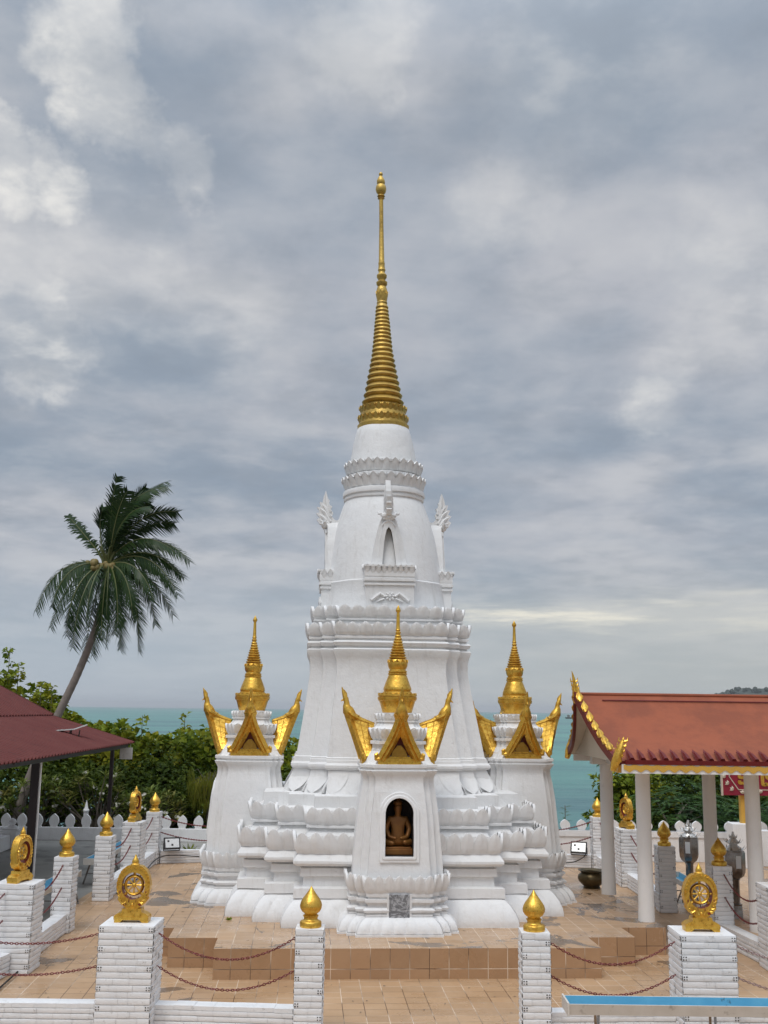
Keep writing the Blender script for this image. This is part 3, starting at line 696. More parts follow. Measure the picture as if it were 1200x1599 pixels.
def make_shrine(front=False):
    t = thing('corner_shrine', 'x', 'shrine')
    b = MB().use('white'); q = lambda lv: [(z - .44, W, s) for z, W, s in lv]
    foot = q([(.43, .99, .14), (.475, .99, .14), (.48, .965, .14), (.55, .955, .14), (.63, .92, .14), (.69, .86, .14), (.715, .80, .135), (.72, .815, .135), (.75, .815, .135), (.755, .79, .13), (.78, .79, .13), (.785, .83, .13), (.82, .84, .13), (.85, .80, .13), (.855, .765, .13), (.90, .765, .13), (.905, .79, .13), (.93, .79, .13), (.935, .82, .13), (.98, .82, .13), (.985, .77, .13), (1.02, .77, .13), (1.025, .80, .13), (1.07, .80, .13), (1.08, .79, .13), (1.14, .81, .13), (1.20, .82, .13), (1.27, .815, .13), (1.31, .74, .125)])
    loft(b, foot, 5, 1); b.jitter(.008, 4)
    petals_path(b, .79, .13, 1.07 - .44, .29, .155, .0, .055, .035)
    relief(b, [(z - .44, W, q) for z, W, q in ((.715, .815, .3), (.69, .865, .8), (.63, .925, 1), (.55, .96, 1), (.49, .972, .5))], .14, .155, .022)
    b.obj('lotus_base', t, 38)
    # body with a niche opening on the outward face
    b = MB().use('white')
    lv = q([(1.30, .755, .12), (1.50, .745, .12), (1.9, .71, .115), (2.3, .675, .11), (2.65, .63, .105), (2.78, .60, .10), (2.88, .60, .10), (2.93, .625, .10), (2.97, .65, .10), (3.0, .66, .10), (3.01, .63, .10), (3.04, .63, .10), (3.045, .655, .10), (3.10, .655, .10), (3.105, .60, .10), (3.14, .56, .09), (3.30, .47, .07), (3.32, .45, .07)])
    rows = [[(x, y, z) for x, y in redent(W, s)] for z, W, s in lv]
    ids = [[b.pt(p) for p in r] for r in rows]
    n = 20
    iface = 14      # edge from index 14 to 15 is the -Y face
    for a, c in zip(ids, ids[1:]):
        for i in range(n):
            if i == iface and b.v[a[0]][2] < 2.4 - .44 - .01 + .3 and b.v[a[0]][2] >= 1.30 - .44 - .01 and b.v[c[0]][2] <= 2.66 - .44: continue
            j = (i + 1) % n; b.face((a[i], a[j], c[j], c[i]))
    b.cap(ids[-1])
    # face panel (z 1.33..2.65) with a hole
    z0, z1 = .8605, 2.2095; W0, s0, W1, s1 = .755, .12, .63, .105
    cxz = (0, 1.66)
    def yat(z):
        pts = [(l[0], l[1]) for l in lv]
        for (za, wa), (zb, wb) in zip(pts, pts[1:]):
            if za <= z <= zb: return -(wa + (wb - wa) * (z - za) / (zb - za))
        return -W1
    def hwat(z):
        pts = [(l[0], l[1] - 2 * l[2]) for l in lv]
        for (za, wa), (zb, wb) in zip(pts, pts[1:]):
            if za <= z <= zb: return wa + (wb - wa) * (z - za) / (zb - za)
        return pts[4][1]
    hw, zb_, zs, zt_ = .235, 1.20, 1.86, 2.12     # opening: half width, sill, spring, crown
    def archpt(th, g=0.0):
        # radial hit on arch outline grown by g
        dx, dz = cos(th), sin(th); best = None
        h = hw + g; lo_ = zb_ - g
        if dz < 0:
            k1 = (lo_ - cxz[1]) / dz
        else: k1 = 1e9
        k2 = h / abs(dx) if abs(dx) > 1e-6 else 1e9
        k = min(k1, k2)
        if cxz[1] + k * dz > zs:
            a_ = h; bb = zt_ - zs + g; oz = cxz[1] - zs
            A_ = dx * dx / a_ ** 2 + dz * dz / bb ** 2; B_ = 2 * oz * dz / bb ** 2; C_ = oz * oz / bb ** 2 - 1
            k = (-B_ + sqrt(B_ * B_ - 4 * A_ * C_)) / (2 * A_)
        return (k * dx, cxz[1] + k * dz)
    ths = sorted(set([round(2 * pi * k / 48, 5) for k in range(48)] + [round(math.atan2(z - cxz[1], sx * hwat(z)) % (2 * pi), 5) for z in (z0, z1) for sx in (-1, 1)] + [round(math.atan2(zb_ - cxz[1], sx * hw) % (2 * pi), 5) for sx in (-1, 1)]))
    def outpt(th):
        dx, dz = cos(th), sin(th)
        k = (z1 - cxz[1]) / dz if dz > 1e-6 else ((z0 - cxz[1]) / dz if dz < -1e-6 else 1e9)
        lo_, hi_ = 0, k if k < 1e8 else 3
        if abs(lo_ + hi_ * dx) > hwat(min(z1, max(z0, cxz[1] + hi_ * dz))):
            for _ in range(30):
                mid = (lo_ + hi_) / 2
                if abs(mid * dx) > hwat(min(z1, max(z0, cxz[1] + mid * dz))): hi_ = mid
                else: lo_ = mid
        return (hi_ * dx, cxz[1] + hi_ * dz)
    op = [outpt(t_) for t_ in ths]; ip = [archpt(t_) for t_ in ths]
    m = len(ths)
    rows = [[(op[i][0] + (ip[i][0] - op[i][0]) * f, yat(op[i][1] + (ip[i][1] - op[i][1]) * f), op[i][1] + (ip[i][1] - op[i][1]) * f) for i in range(m)] for f in (0, .35, .7, 1)]
    b.grid(rows, True)
    # moulded frame round the opening
    fr = [[archpt(t_, g) for t_ in ths] for g in (0, .0, .045, .05, .095, .10)]
    offs = (.0, .045, .045, .03, .03, -.01)
    b.grid([[(x, yat(z) - o_, z) for x, z in ring] for ring, o_ in zip(fr, offs)], True)
    b.jitter(.007, 4)
    bo = b.obj('body', t, 34, bevel=.006)
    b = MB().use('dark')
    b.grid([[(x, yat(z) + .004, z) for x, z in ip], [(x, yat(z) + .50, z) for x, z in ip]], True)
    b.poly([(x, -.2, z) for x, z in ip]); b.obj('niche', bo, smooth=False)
    if True:
        b = MB().use('marble'); b.box((0, -.79, .445), (.33, .10, .36)); 
        b.use('white'); b.box((-.185, -.775, .445), (.035, .10, .37)); b.box((.185, -.775, .445), (.035, .10, .37)); b.obj('marble_panel', t, smooth=False)
    # crown block above the cornice
    b = MB().use('white')
    loft(b, q([(3.30, .455, .07), (3.34, .455, .07), (3.35, .44, .07), (3.42, .44, .07), (3.43, .475, .07), (3.48, .475, .07), (3.485, .425, .07), (3.52, .43, .07), (3.62, .445, .07), (3.68, .465, .07), (3.705, .40, .06), (3.72, .385, .06), (3.75, .36, .05), (3.79, .345, .05), (3.795, .37, .05), (3.82, .37, .05), (3.825, .34, .05), (3.95, .335, .05)]), 4, 1)
    petals_path(b, .425, .07, 3.50 - .44, .20, .13, 0, .05, .02, back=.06, rows2=False)
    petals_path(b, .345, .05, 3.82 - .44, .12, .11, 0, .02, .012, back=.03, rows2=False)
    b.jitter(.006, 6); b.obj('crown', t, 38)
    # gold spire
    b = MB().use('gold'); z = lambda v: v - .44
    pf = [(.24, 3.93), (.26, 3.96), (.30, 4.10), (.315, 4.14), (.315, 4.15), (.335, 4.16), (.345, 4.20), (.345, 4.22), (.33, 4.225), (.33, 4.235), (.345, 4.24), (.34, 4.27), (.30, 4.28), (.255, 4.29), (.25, 4.31), (.235, 4.32), (.245, 4.34), (.245, 4.37), (.235, 4.40), (.215, 4.45), (.185, 4.53), (.165, 4.58), (.155, 4.60), (.17, 4.61), (.17, 4.63), (.15, 4.64), (.165, 4.65), (.165, 4.67), (.145, 4.68), (.14, 4.70), (.155, 4.715), (.17, 4.76), (.178, 4.82), (.165, 4.86), (.15, 4.875)]
    zc = 4.88
    while zc < 5.28:
        r = .155 - (zc - 4.88) * .26; pf += [(r * .82, zc), (r, zc + .012), (r * 1.02, zc + .028), (r * .85, zc + .043)]; zc += .047
    pf += [(.035, 5.31), (.05, 5.33), (.05, 5.35), (.032, 5.37), (.045, 5.39), (.034, 5.42), (.028, 5.66), (.026, 5.70), (.042, 5.72), (.045, 5.745), (.012, 5.81), (.003, 5.83)]
    b.lathe([(r, z(v)) for r, v in pf], 24)
    petals_round(b, .325, z(4.235), .055, 22, .012, .012, rows2=False, tip=.4, nu=5, back=.03)
    petals_round(b, .150, z(4.73), .14, 11, .03, .014, rows2=False, tip=.35, nu=5, back=.02)
    b.jitter(.004, 9); b.obj('gold_spire', t, 40)
    for k in range(4): bird_gable(t, k * pi / 2)
    return t
shr = make_shrine()
RS = 2.74
places = [(0, 'white corner shrine nearest the camera with an arched niche holding a golden statue'),
          (-pi / 2, 'white corner shrine with gold spire and bird gables on the left of the stupa'),
          (pi / 2, 'white corner shrine with gold spire to the right of the stupa, beside the pavilion')]
for k, (a, lab) in enumerate(places):
    o = shr if k == 0 else copy_tree(shr)
    th = A_T + a; Rk = (RS, 2.74, 2.53)[k]; o.location = (CX - (.085, 0, 0)[k] + Rk * sin(th), CY - Rk * cos(th), .44); o.rotation_euler = (0, 0, th + (.0, .02, .06)[k])
    tag(o, lab, 'shrine', 'shrines round the stupa')
# statue in the front niche
def skin(name, verts, edges, radii, m, parent=None, root=0, sub=2):
    me = bpy.data.meshes.new(name); me.from_pydata(verts, edges, [])
    o = bpy.data.objects.new(name, me); COL.objects.link(o)
    if parent: o.parent = parent
    o.modifiers.new('skin', 'SKIN'); 
    me.attributes.get('skin_vertices')
    sv = me.skin_vertices[0].data if me.skin_vertices else None
    if sv is None:
        import bmesh
        bm = bmesh.new(); bm.from_mesh(me); bm.verts.layers.skin.verify(); bm.to_mesh(me); bm.free(); sv = me.skin_vertices[0].data
    for i, r in enumerate(radii): sv[i].radius = (r, r) if not isinstance(r, tuple) else r
    sv[root].use_root = True
    s_ = o.modifiers.new('sub', 'SUBSURF'); s_.levels = s_.render_levels = sub
    bpy.context.view_layer.update()
    dg = bpy.context.evaluated_depsgraph_get(); m2 = bpy.data.meshes.new_from_object(o.evaluated_get(dg))
    o.modifiers.clear(); o.data = m2; m2.materials.clear(); m2.materials.append(M[m])
    m2.polygons.foreach_set('use_smooth', [True] * len(m2.polygons))
    return o
stx, sty = CX - .085 + (RS + .36) * sin(A_T), CY - (RS + .36) * cos(A_T)
st = thing('seated_statue', 'golden seated statue with hands in its lap inside the arched niche', 'statue', (stx, sty, 1.645), A_T)
st.scale = (1.14, 1.0, 1.05)
V_ = [(0, .02, .20), (0, .02, .33), (0, .02, .47), (0, .01, .56), (0, 0, .62), (0, -.005, .70), (0, .0, .77),
      (.12, .02, .53), (.175, .0, .38), (.13, -.10, .26), (.02, -.15, .245), (-.12, .02, .53), (-.175, .0, .38), (-.13, -.10, .26), (-.02, -.15, .24),
      (.10, 0, .18), (.20, -.07, .175), (.06, -.15, .185), (-.10, 0, .18), (-.20, -.07, .175), (-.05, -.14, .165)]
E_ = [(0, 1), (1, 2), (2, 3), (3, 4), (4, 5), (5, 6), (2, 7), (7, 8), (8, 9), (9, 10), (2, 11), (11, 12), (12, 13), (13, 14), (0, 15), (15, 16), (16, 17), (0, 18), (18, 19), (19, 20)]
R2 = [.11, .095, .11, .05, .045, .075, .06, .055, .042, .034, .026, .055, .042, .034, .026, .075, .06, .035, .075, .06, .035]
skin('body', V_, E_, R2, 'statue', st)
b = MB().use('statue'); b.sphere((0, .01, .775), .072, 12, 7, (1, 1, .75)); b.lathe([(.035, .81), (.028, .85), (.008, .90)], 8); b.obj('hair', st)
b = MB().use('statue'); b.box((0, -.02, .045), (.42, .34, .09)); b.box((0, -.02, .10), (.38, .30, .03)); b.obj('pedestal', st, bevel=.008)

# ================================================================== RING FENCE
def brick_face(b, p, t, n, Lf, z, h, joints):
    """one course of one face: thin bulging bricks laid along t from p"""
    xs_ = [0] + joints + [Lf]
    for a, c in zip(xs_, xs_[1:]):
        o = random.uniform(-.003, .004); zj = random.uniform(-.002, .002)
        prof = [(-.014, .001), (.002 + o, .008), (.007 + o, h * .5 + zj), (.002 + o, h - .009), (-.014, h - .002)]
        e0, e1 = a + .0015, c - .0015
        b.grid([[tuple(p + t * e + n * q + Vector((0, 0, z + y))) for e in (e0, e1)] for q, y in prof])
def brick_post_mesh(wx, wy, H=1.3, big=False):
    b = MB().use('brickw')
    b.box((0, 0, H / 2 - .01), (wx - .024, wy - .024, H - .02))
    nC = int(H / .0755); h = H / nC
    cor = [Vector((-wx / 2, -wy / 2, 0)), Vector((wx / 2, -wy / 2, 0)), Vector((wx / 2, wy / 2, 0)), Vector((-wx / 2, wy / 2, 0))]
    for k in range(nC):
        for i in range(4):
            p, q = cor[i], cor[(i + 1) % 4]; Lf = (q - p).length; t = (q - p) / Lf; n = Vector((t.y, -t.x, 0))
            js = [Lf * .5 + random.uniform(-.08, .08)] if Lf < .5 else [Lf * .33 + random.uniform(-.08, .08), Lf * .68 + random.uniform(-.08, .08)]
            if k == nC - 1: js = [Lf * .45]
            brick_face(b, p, t, n, Lf, k * h, h * (1.0), js)
            if (k % 3 == 1 if big else True) :
                ends = (.035, Lf - .035) if big else (((.035,) if k % 4 == 1 else ((Lf - .035,) if k % 4 == 3 else ())))
                b.use('black')
                for e in ends:
                    for du in (-.016, .016):
                        for dz in (-.015, .015):
                            c = p + t * (e + du) + n * .0065 + Vector((0, 0, k * h + h * .5 + dz))
                            r = random.uniform(.006, .0085)
                            b.grid([[tuple(c + t * sx * r + Vector((0, 0, sz * r)) + n * .003) for sx in (-1, 1)] for sz in (-1, 1)])
                b.use('brickw')
    b.box((0, 0, H - .004), (wx + .004, wy + .004, .012))
    return b.mesh('brick_shaft', 30)
def bud_mesh():
    b = MB().use('gold')
    def fn(r, z, th):
        return r * (1 + (.05 * abs(sin(3 * th + z * 14)) if z > .16 and z < .46 else 0))
    b.lathe([(.132, 0), (.137, .015), (.137, .06), (.125, .075), (.095, .085), (.085, .10), (.09, .125), (.098, .13), (.098, .142), (.078, .15), (.08, .165), (.112, .19), (.132, .225), (.136, .26), (.125, .30), (.10, .345), (.068, .39), (.036, .435), (.012, .475), (.003, .49)], 36, fn=fn)
    return b.mesh('lotus_bud_finial', 45)
def wheel_meshes():
    # ornament plate in XZ plane, thickness along Y
    b = MB().use('gold'); n = 48
    def outer(th):
        u, v = cos(th), sin(th)
        k = 1 + .018 * abs(sin(9 * th)) * (1 if v > -.3 else .4)
        x = .212 * math.copysign(abs(u) ** .72, u) * k * (1 - .12 * max(0, -v)); z = .43 + (.262 if v > 0 else .265) * v * k
        return (x, z)
    out = [outer(2 * pi * i / n) for i in range(n)]
    inn = [(.148 * cos(2 * pi * i / n), .45 + .155 * sin(2 * pi * i / n) - (.02 if 2 * pi * i / n > pi else 0)) for i in range(n)]
    b.ringplate(out, inn, 'y', -.055, .055, inmat='redin')
    for s in (-1, 1):
        for k in range(26):   # flame scrolls round the rim
            th = -1.0 + (pi + 2.0) * k / 25; x, z = outer(th); cx, cz = x * .86, .43 + (z - .43) * .86
            b.tube([(cx, s * .058, cz), (cx + .03 * cos(th + 1.1), s * .064, cz + .03 * sin(th + 1.1)), (cx + .035 * cos(th + .2), s * .058, cz + .038 * sin(th + .2))], [.0105, .009, .003], 5)
        for q in (-1, 1):
            b.tube([(q * .15, s * .06, .36), (q * .175, s * .065, .28), (q * .13, s * .065, .22), (q * .08, s * .06, .25), (q * .10, s * .06, .29)], [.009, .014, .014, .010, .004], 6)
            b.tube([(q * .03, s * .06, .20), (q * .06, s * .06, .25), (q * .05, s * .06, .30)], [.011, .010, .004], 6)
        b.sphere((0, s * .05, .215), .022, 8, 5)
        b.use('redin')
        for q in (-1, 1):
            b.sphere((q * .165, s * .055, .34), .02, 8, 5, (.55, .3, 2.2)); b.sphere((q * .098, s * .055, .215), .02, 8, 5, (1.3, .3, .8)); b.sphere((q * .05, s * .055, .262), .018, 8, 5, (.7, .3, 1.5))
        b.use('gold')
    # foot with an arched underside
    b.prism([(-.215, 0), (-.14, 0), (-.11, .03), (.11, .03), (.14, 0), (.215, 0), (.215, .085), (.18, .11), (.13, .125), (.12, .17), (-.12, .17), (-.13, .125), (-.18, .11), (-.215, .085)], 'y', -.085, .085)
    b.prism([(-.222, .04), (.222, .04), (.222, .075), (-.222, .075)], 'y', -.092, .092)
    b.lathe([(.055, .68), (.06, .70), (.04, .715), (.045, .735), (.035, .76), (.018, .79), (.003, .825)], 12)
    b.jitter(.003, 14)
    frame = b.mesh('wheel_emblem', 40)
    b = MB().use('gold')
    R, r = .112, .02
    rows = []
    for i in range(33):
        th = 2 * pi * i / 32; rows.append([((R + r * cos(a)) * cos(th), .04 * sin(a) * .8, .445 + (R + r * cos(a)) * sin(th)) for a in [2 * pi * k / 8 for k in range(8)]])
    b.grid(rows, True)
    for k in range(8):
        th = 2 * pi * k / 8; b.tube([(.02 * cos(th), 0, .445 + .02 * sin(th)), (R * cos(th), 0, .445 + R * sin(th))], [.008, .014], 6)
    b.sphere((0, 0, .445), .03, 8, 6, (1, 1, 1))
    for th in (radians(90), radians(225), radians(315), radians(0), radians(180)):
        b.tube([(R * cos(th), 0, .445 + R * sin(th)), (.155 * cos(th), 0, .445 + .165 * sin(th))], [.016, .02], 6)
    wheel = b.mesh('wheel', 45)
    return frame, wheel
ms_small = [brick_post_mesh(.35, .35) for _ in range(2)]
ms_big = brick_post_mesh(.68, .62, big=True); ms_side = brick_post_mesh(.62, .55, big=True)
bud = bud_mesh(); wfr, wwh = wheel_meshes()
def add(name, me, parent, loc=(0, 0, 0), rz=0, sc=None):
    o = bpy.data.objects.new(name, me); COL.objects.link(o); o.parent = parent; o.location = loc; o.rotation_euler = (0, 0, rz)
    if sc: o.scale = sc
    return o
def bud_post(x, y, label, rz=0, k=0):
    t = thing('fence_post', label, 'post', (x, y, 0), rz, 'brick posts round the stupa'); add('brick_shaft', ms_small[k], t)
    add('lotus_bud_finial', bud, t, (0, 0, 1.3), rz=k * .7); return t
def wheel_post(x, y, label, rz=0, wz=0, me=None):
    t = thing('fence_post', label, 'post', (x, y, 0), rz, 'brick posts round the stupa'); add('brick_shaft', me or ms_big, t)
    f = add('wheel_emblem', wfr, t, (0, 0, 1.302), rz=wz); add('wheel', wwh, f); return t
wheel_post(-3.14, 14.22, 'broad white brick post with a gold wheel emblem facing the camera at lower left', .0)
bud_post(-.855, 14.05, 'slim white brick post with gold bud on the left side of the front opening', 0, 0)
bud_post(1.955, 14.0, 'slim white brick post with gold bud on the right side of the front opening', 0, 1)
wheel_post(4.09, 14.13, 'broad white brick post with a gold wheel emblem facing the camera at lower right', .0)
wheel_post(-5.58, 17.2, 'broad brick post at the left edge with its gold wheel seen at an angle', 0, radians(76), ms_side)
bud_post(-5.70, 20.1, 'slim brick post with gold bud, second post from the left edge', 0, 0)
bud_post(-5.80, 23.3, 'slim brick post with gold bud behind the blue trough, before the left hedge', 0, 1)
wheel_post(-5.86, 26.2, 'brick post left of the stupa with its gold wheel emblem seen edge on', 0, radians(80), brick_post_mesh(.44, .60, big=True))
bud_post(-5.90, 28.65, 'farthest left brick post with gold bud beside the left floodlight', 0, 0)
bud_post(5.74, 28.85, 'farthest right brick post with gold bud against the sea', 0, 1)
wheel_post(5.88, 26.1, 'brick post with an edge on gold wheel emblem, between the two left pavilion columns', 0, radians(-72), brick_post_mesh(.44, .60, big=True))
bud_post(5.92, 22.85, 'slim brick post with gold bud just left of the first steel lantern', 0, 0)
bud_post(6.18, 20.05, 'white brick post with gold bud right behind the lower right wheel emblem', 0, 1)
wheel_post(6.50, 17.9, 'broad brick post cut off by the right edge of the picture', 0, radians(-90), ms_side)
wheel_post(-6.0, 14.3, 'broad corner brick post beyond the lower left edge', 0, radians(45), ms_side)
wheel_post(6.9, 14.3, 'broad corner brick post beyond the lower right edge', 0, radians(-45), ms_side)

def low_wall(a, c, label, z=0.0, H=.32, T_=.22):
    a = Vector((a[0], a[1], 0)); c = Vector((c[0], c[1], 0)); t = (c - a); Lf = t.length; t = t / Lf; n = Vector((t.y, -t.x, 0))
    b = MB().use('brickw'); rz = math.atan2(t.y, t.x); m_ = (a + c) / 2
    b.box((m_.x, m_.y, H / 2 - .02), (Lf, T_ - .03, H - .04), rz)
    nC = 4; h = (H - .05) / nC
    for s_ in (1, -1):
        for k in range(nC):
            x = random.uniform(.1, .25); js = []
            while x < Lf - .1: js.append(x); x += random.uniform(.19, .24)
            if s_ == 1: brick_face(b, a + n * T_ / 2, t, n, Lf, k * h, h, js)
            else: brick_face(b, c - n * T_ / 2, -t, -n, Lf, k * h, h, js)
    st0 = len(b.v)
    nx = max(2, int(Lf / .25))
    for s0 in range(nx):
        p = a + t * Lf * (s0 + .5) / nx; b.box((p.x, p.y, H - .025 + random.uniform(-.003, .003)), (Lf / nx - .002, T_ + random.uniform(.0, .012), .05), rz)
    return tag(b.obj('low_wall', None, 30), label, 'low wall', 'low brick walls between the posts')
low_wall((-5.7, 14.3), (-3.48, 14.3), 'low white brick wall left of the lower left wheel post')
low_wall((-2.80, 14.3), (-1.03, 14.2), 'low white brick wall between the lower left wheel post and the front opening')
low_wall((2.13, 14.2), (3.74, 14.3), 'low white brick wall behind the long blue trough at the bottom right')
low_wall((4.44, 14.3), (6.6, 14.35), 'low white brick wall right of the lower right wheel post')
low_wall((-5.95, 14.6), (-5.66, 16.92), 'low white brick wall in the bottom left corner')
low_wall((-5.62, 17.5), (-5.70, 19.92), 'low white brick wall draped with black cable on the left')
low_wall((-5.80, 23.5), (-5.86, 25.9), 'low white brick wall beyond the left trough, up to the edge on wheel post')
low_wall((-5.86, 26.5), (-5.9, 28.47), 'low white brick wall next to the left floodlight')
low_wall((-5.72, 28.75), (-3.6, 29.3), 'low white brick wall at the back left, behind the left shrine')
low_wall((3.6, 29.2), (5.56, 28.95), 'low white brick wall at the back right, under the right floodlight')
low_wall((5.78, 28.67), (5.88, 26.4), 'low white brick wall at the back right between two posts')
low_wall((5.90, 25.8), (5.92, 23.04), 'low white brick wall seen between the two left pavilion columns')
low_wall((6.2, 19.86), (6.38, 18.2), 'low white brick wall rising behind the lower right wheel post')
low_wall((6.45, 17.6), (6.75, 14.7), 'low white brick wall at the lower right corner, cut by the frame')

def chain(a, c, sag, label, m='chain', link=.036, r=.0048, near=True):
    a = Vector(a); c = Vector(c); Lf = (c - a).length
    n = max(10, int((Lf + 2 * sag * sag / Lf) / (link * .95)))
    pts = [a.lerp(c, k / n) - Vector((0, 0, sag * 4 * (k / n) * (1 - k / n))) for k in range(n + 1)]
    b = MB().use(m)
    up = Vector((0, 0, 1))
    for k in range(n):
        p = (pts[k] + pts[k + 1]) / 2; t = (pts[k + 1] - pts[k]).normalized(); s_ = t.cross(up).normalized(); u = s_.cross(t)
        tw = random.uniform(-.4, .4) + (pi / 2 if k % 2 else 0)
        w_ = s_ * cos(tw) + u * sin(tw); q = s_ * -sin(tw) + u * cos(tw)
        rows = []
        mseg = 8 if near else 6
        for i in range(mseg):
            th = 2 * pi * i / mseg; cc = p + t * cos(th) * link * .62 + w_ * sin(th) * link * .34; d_ = (t * cos(th) + w_ * sin(th))
            rows.append([tuple(cc + (d_ * cos(al) + q * sin(al)) * r) for al in (0, pi / 2, pi, 3 * pi / 2)])
        rows.append(rows[0]); b.grid(rows, True)
    # rings that hold the ends
    return tag(b.obj('chain', None, 60, fixn=False), label, 'chain', 'red chains between the posts')
def chain2(a, c, sag, where, m='chain', near=True, z=(1.17, .78), r=.0055, link=.036):
    chain((a[0], a[1], z[0]), (c[0], c[1], z[0]), sag, 'upper red chain ' + where, m, near=near, r=r, link=link)
    chain((a[0], a[1], z[1]), (c[0], c[1], z[1]), sag * .9, 'lower red chain ' + where, m, near=near, r=r, link=link)
chain2((-5.68, 14.3), (-3.49, 14.2), .16, 'running off the left edge from the lower left wheel post', r=.006)
chain2((-2.79, 14.2), (-1.04, 14.05), .29, 'hanging between the lower left wheel post and the front opening', r=.006)
chain2((2.14, 14.0), (3.74, 14.1), .27, 'hanging between the front opening and the lower right wheel post', r=.006)
chain2((4.44, 14.2), (6.55, 14.25), .28, 'running off the right edge from the lower right wheel post', m='chaing', r=.006)
chain2((-5.95, 14.6), (-5.70, 16.91), .2, 'climbing to the wheel post at the left edge', near=False, r=.006)
chain2((-5.60, 17.48), (-5.70, 19.91), .25, 'between the left edge wheel post and the next slim post', near=False, r=.007)
chain2((-5.80, 23.49), (-5.86, 25.89), .25, 'in front of the edge on wheel post left of the stupa', near=False, r=.008)
chain2((-5.86, 26.5), (-5.9, 28.46), .22, 'between the two farthest left posts', near=False, r=.008)
chain2((-5.72, 28.68), (-3.0, 29.3), .26, 'passing in front of the white merlons at the back left', near=False, r=.009)
chain2((3.0, 29.2), (5.55, 28.85), .26, 'leading from behind the right shrine to the farthest right post', near=False, r=.009)
chain2((5.76, 28.66), (5.87, 26.4), .25, 'between the farthest right post and the edge on wheel post', near=False, r=.008)
chain2((5.90, 25.78), (5.92, 23.04), .25, 'behind the front left pavilion column', near=False, r=.008)
chain2((6.2, 19.86), (6.40, 18.2), .3, 'swinging from a slim post to the right edge post', near=False, r=.0075)

# troughs: white outside, blue inside, on splayed metal legs
def trough(x, y, z, Lf, wd, rz, label):
    t = thing('candle_trough', label, 'trough', (x, y, 0), rz, 'long blue lined troughs')
    b = MB().use('troughw'); d = .12
    # slanted V-section: outer skin
    sec = [(-wd / 2, z), (-wd / 2 + .03, z - d), (wd / 2 - .03, z - d), (wd / 2, z), (wd / 2 - .02, z), (wd / 2 - .05, z - d + .02), (-wd / 2 + .05, z - d + .02), (-wd / 2 + .02, z)]
    ids = [[b.pt((sx * Lf / 2, u, v)) for u, v in sec] for sx in (-1, 1)]
    for i in range(8):
        j = (i + 1) % 8; b.use('blue' if i in (4, 5, 6) else 'troughw'); b.face((ids[0][i], ids[0][j], ids[1][j], ids[1][i]))
    b.use('troughw')
    for sx in (-1, 1): b.box((sx * (Lf / 2 + .006), 0, z - d / 2 + .004), (.02, wd + .01, d + .02))
    b.obj('basin', t, smooth=False)
    k = max(2, int(Lf / 1.3) + 1)
    for i in range(k):
        xx = -Lf / 2 + .35 + (Lf - .7) * i / (k - 1)
        for s_ in (-1, 1):
            b = MB().use('steel'); b.bar((xx, s_ * .10, z - d), (xx + .05 * s_, s_ * .26, 0), .03, .03); b.obj('leg', t)
        b = MB().use('steel'); b.bar((xx, -.17, z * .4), (xx, .17, z * .4), .02, .02); b.obj('crossbar', t)
trough(3.85, 12.98, .75, 3.36, .40, 0, 'long white trough with blue inside across the bottom right corner')
trough(-6.42, 21.7, .60, 3.0, .34, pi / 2, 'blue lined trough at the opening between two slim posts on the left')
trough(-6.50, 26.6, .60, 3.4, .34, pi / 2, 'blue lined trough behind the edge on wheel post on the left')
trough(6.50, 23.7, .55, 1.5, .34, pi / 2, 'short blue lined trough beside the foot of the first steel lantern')

# black cable along the left wall
def cable(pts, label, r=.014):
    b = MB().use('cable'); P = [Vector(p) for p in pts]; out = []
    for i in range(len(P) - 1):
        for k in range(6):
            t = k / 6; p0 = P[max(i - 1, 0)]; p1 = P[i]; p2 = P[i + 1]; p3 = P[min(i + 2, len(P) - 1)]
            out.append(.5 * ((2 * p1) + (p2 - p0) * t + (2 * p0 - 5 * p1 + 4 * p2 - p3) * t * t + (3 * p1 - p0 - 3 * p2 + p3) * t ** 3))
    out.append(P[-1]); b.tube(out, r, 6); return tag(b.obj('power_cable'), label, 'cable')
cable([(-5.25, 14.5, .03), (-5.38, 16, .03), (-5.42, 16.9, .05), (-5.44, 17.6, .07), (-5.50, 18.0, .10), (-5.51, 18.2, .30), (-5.56, 18.25, .34), (-5.70, 18.2, .345), (-5.76, 18.1, .2)], 'black cable looped over the low wall on the left')
cable([(-5.66, 24.0, .02), (-5.65, 25.5, .03), (-5.60, 26.4, .12), (-5.64, 27.6, .20), (-5.58, 28.3, .22), (-5.3, 28.6, .22), (-4.6, 28.85, .16), (-3.6, 29.1, .14)], 'black cable along the low wall below the left floodlight')
cable([(3.6, 28.95, .14), (4.4, 28.8, .12), (5.0, 28.7, .16), (5.25, 28.5, .30), (5.30, 28.3, .42)], 'black cable along the low wall below the right floodlight')

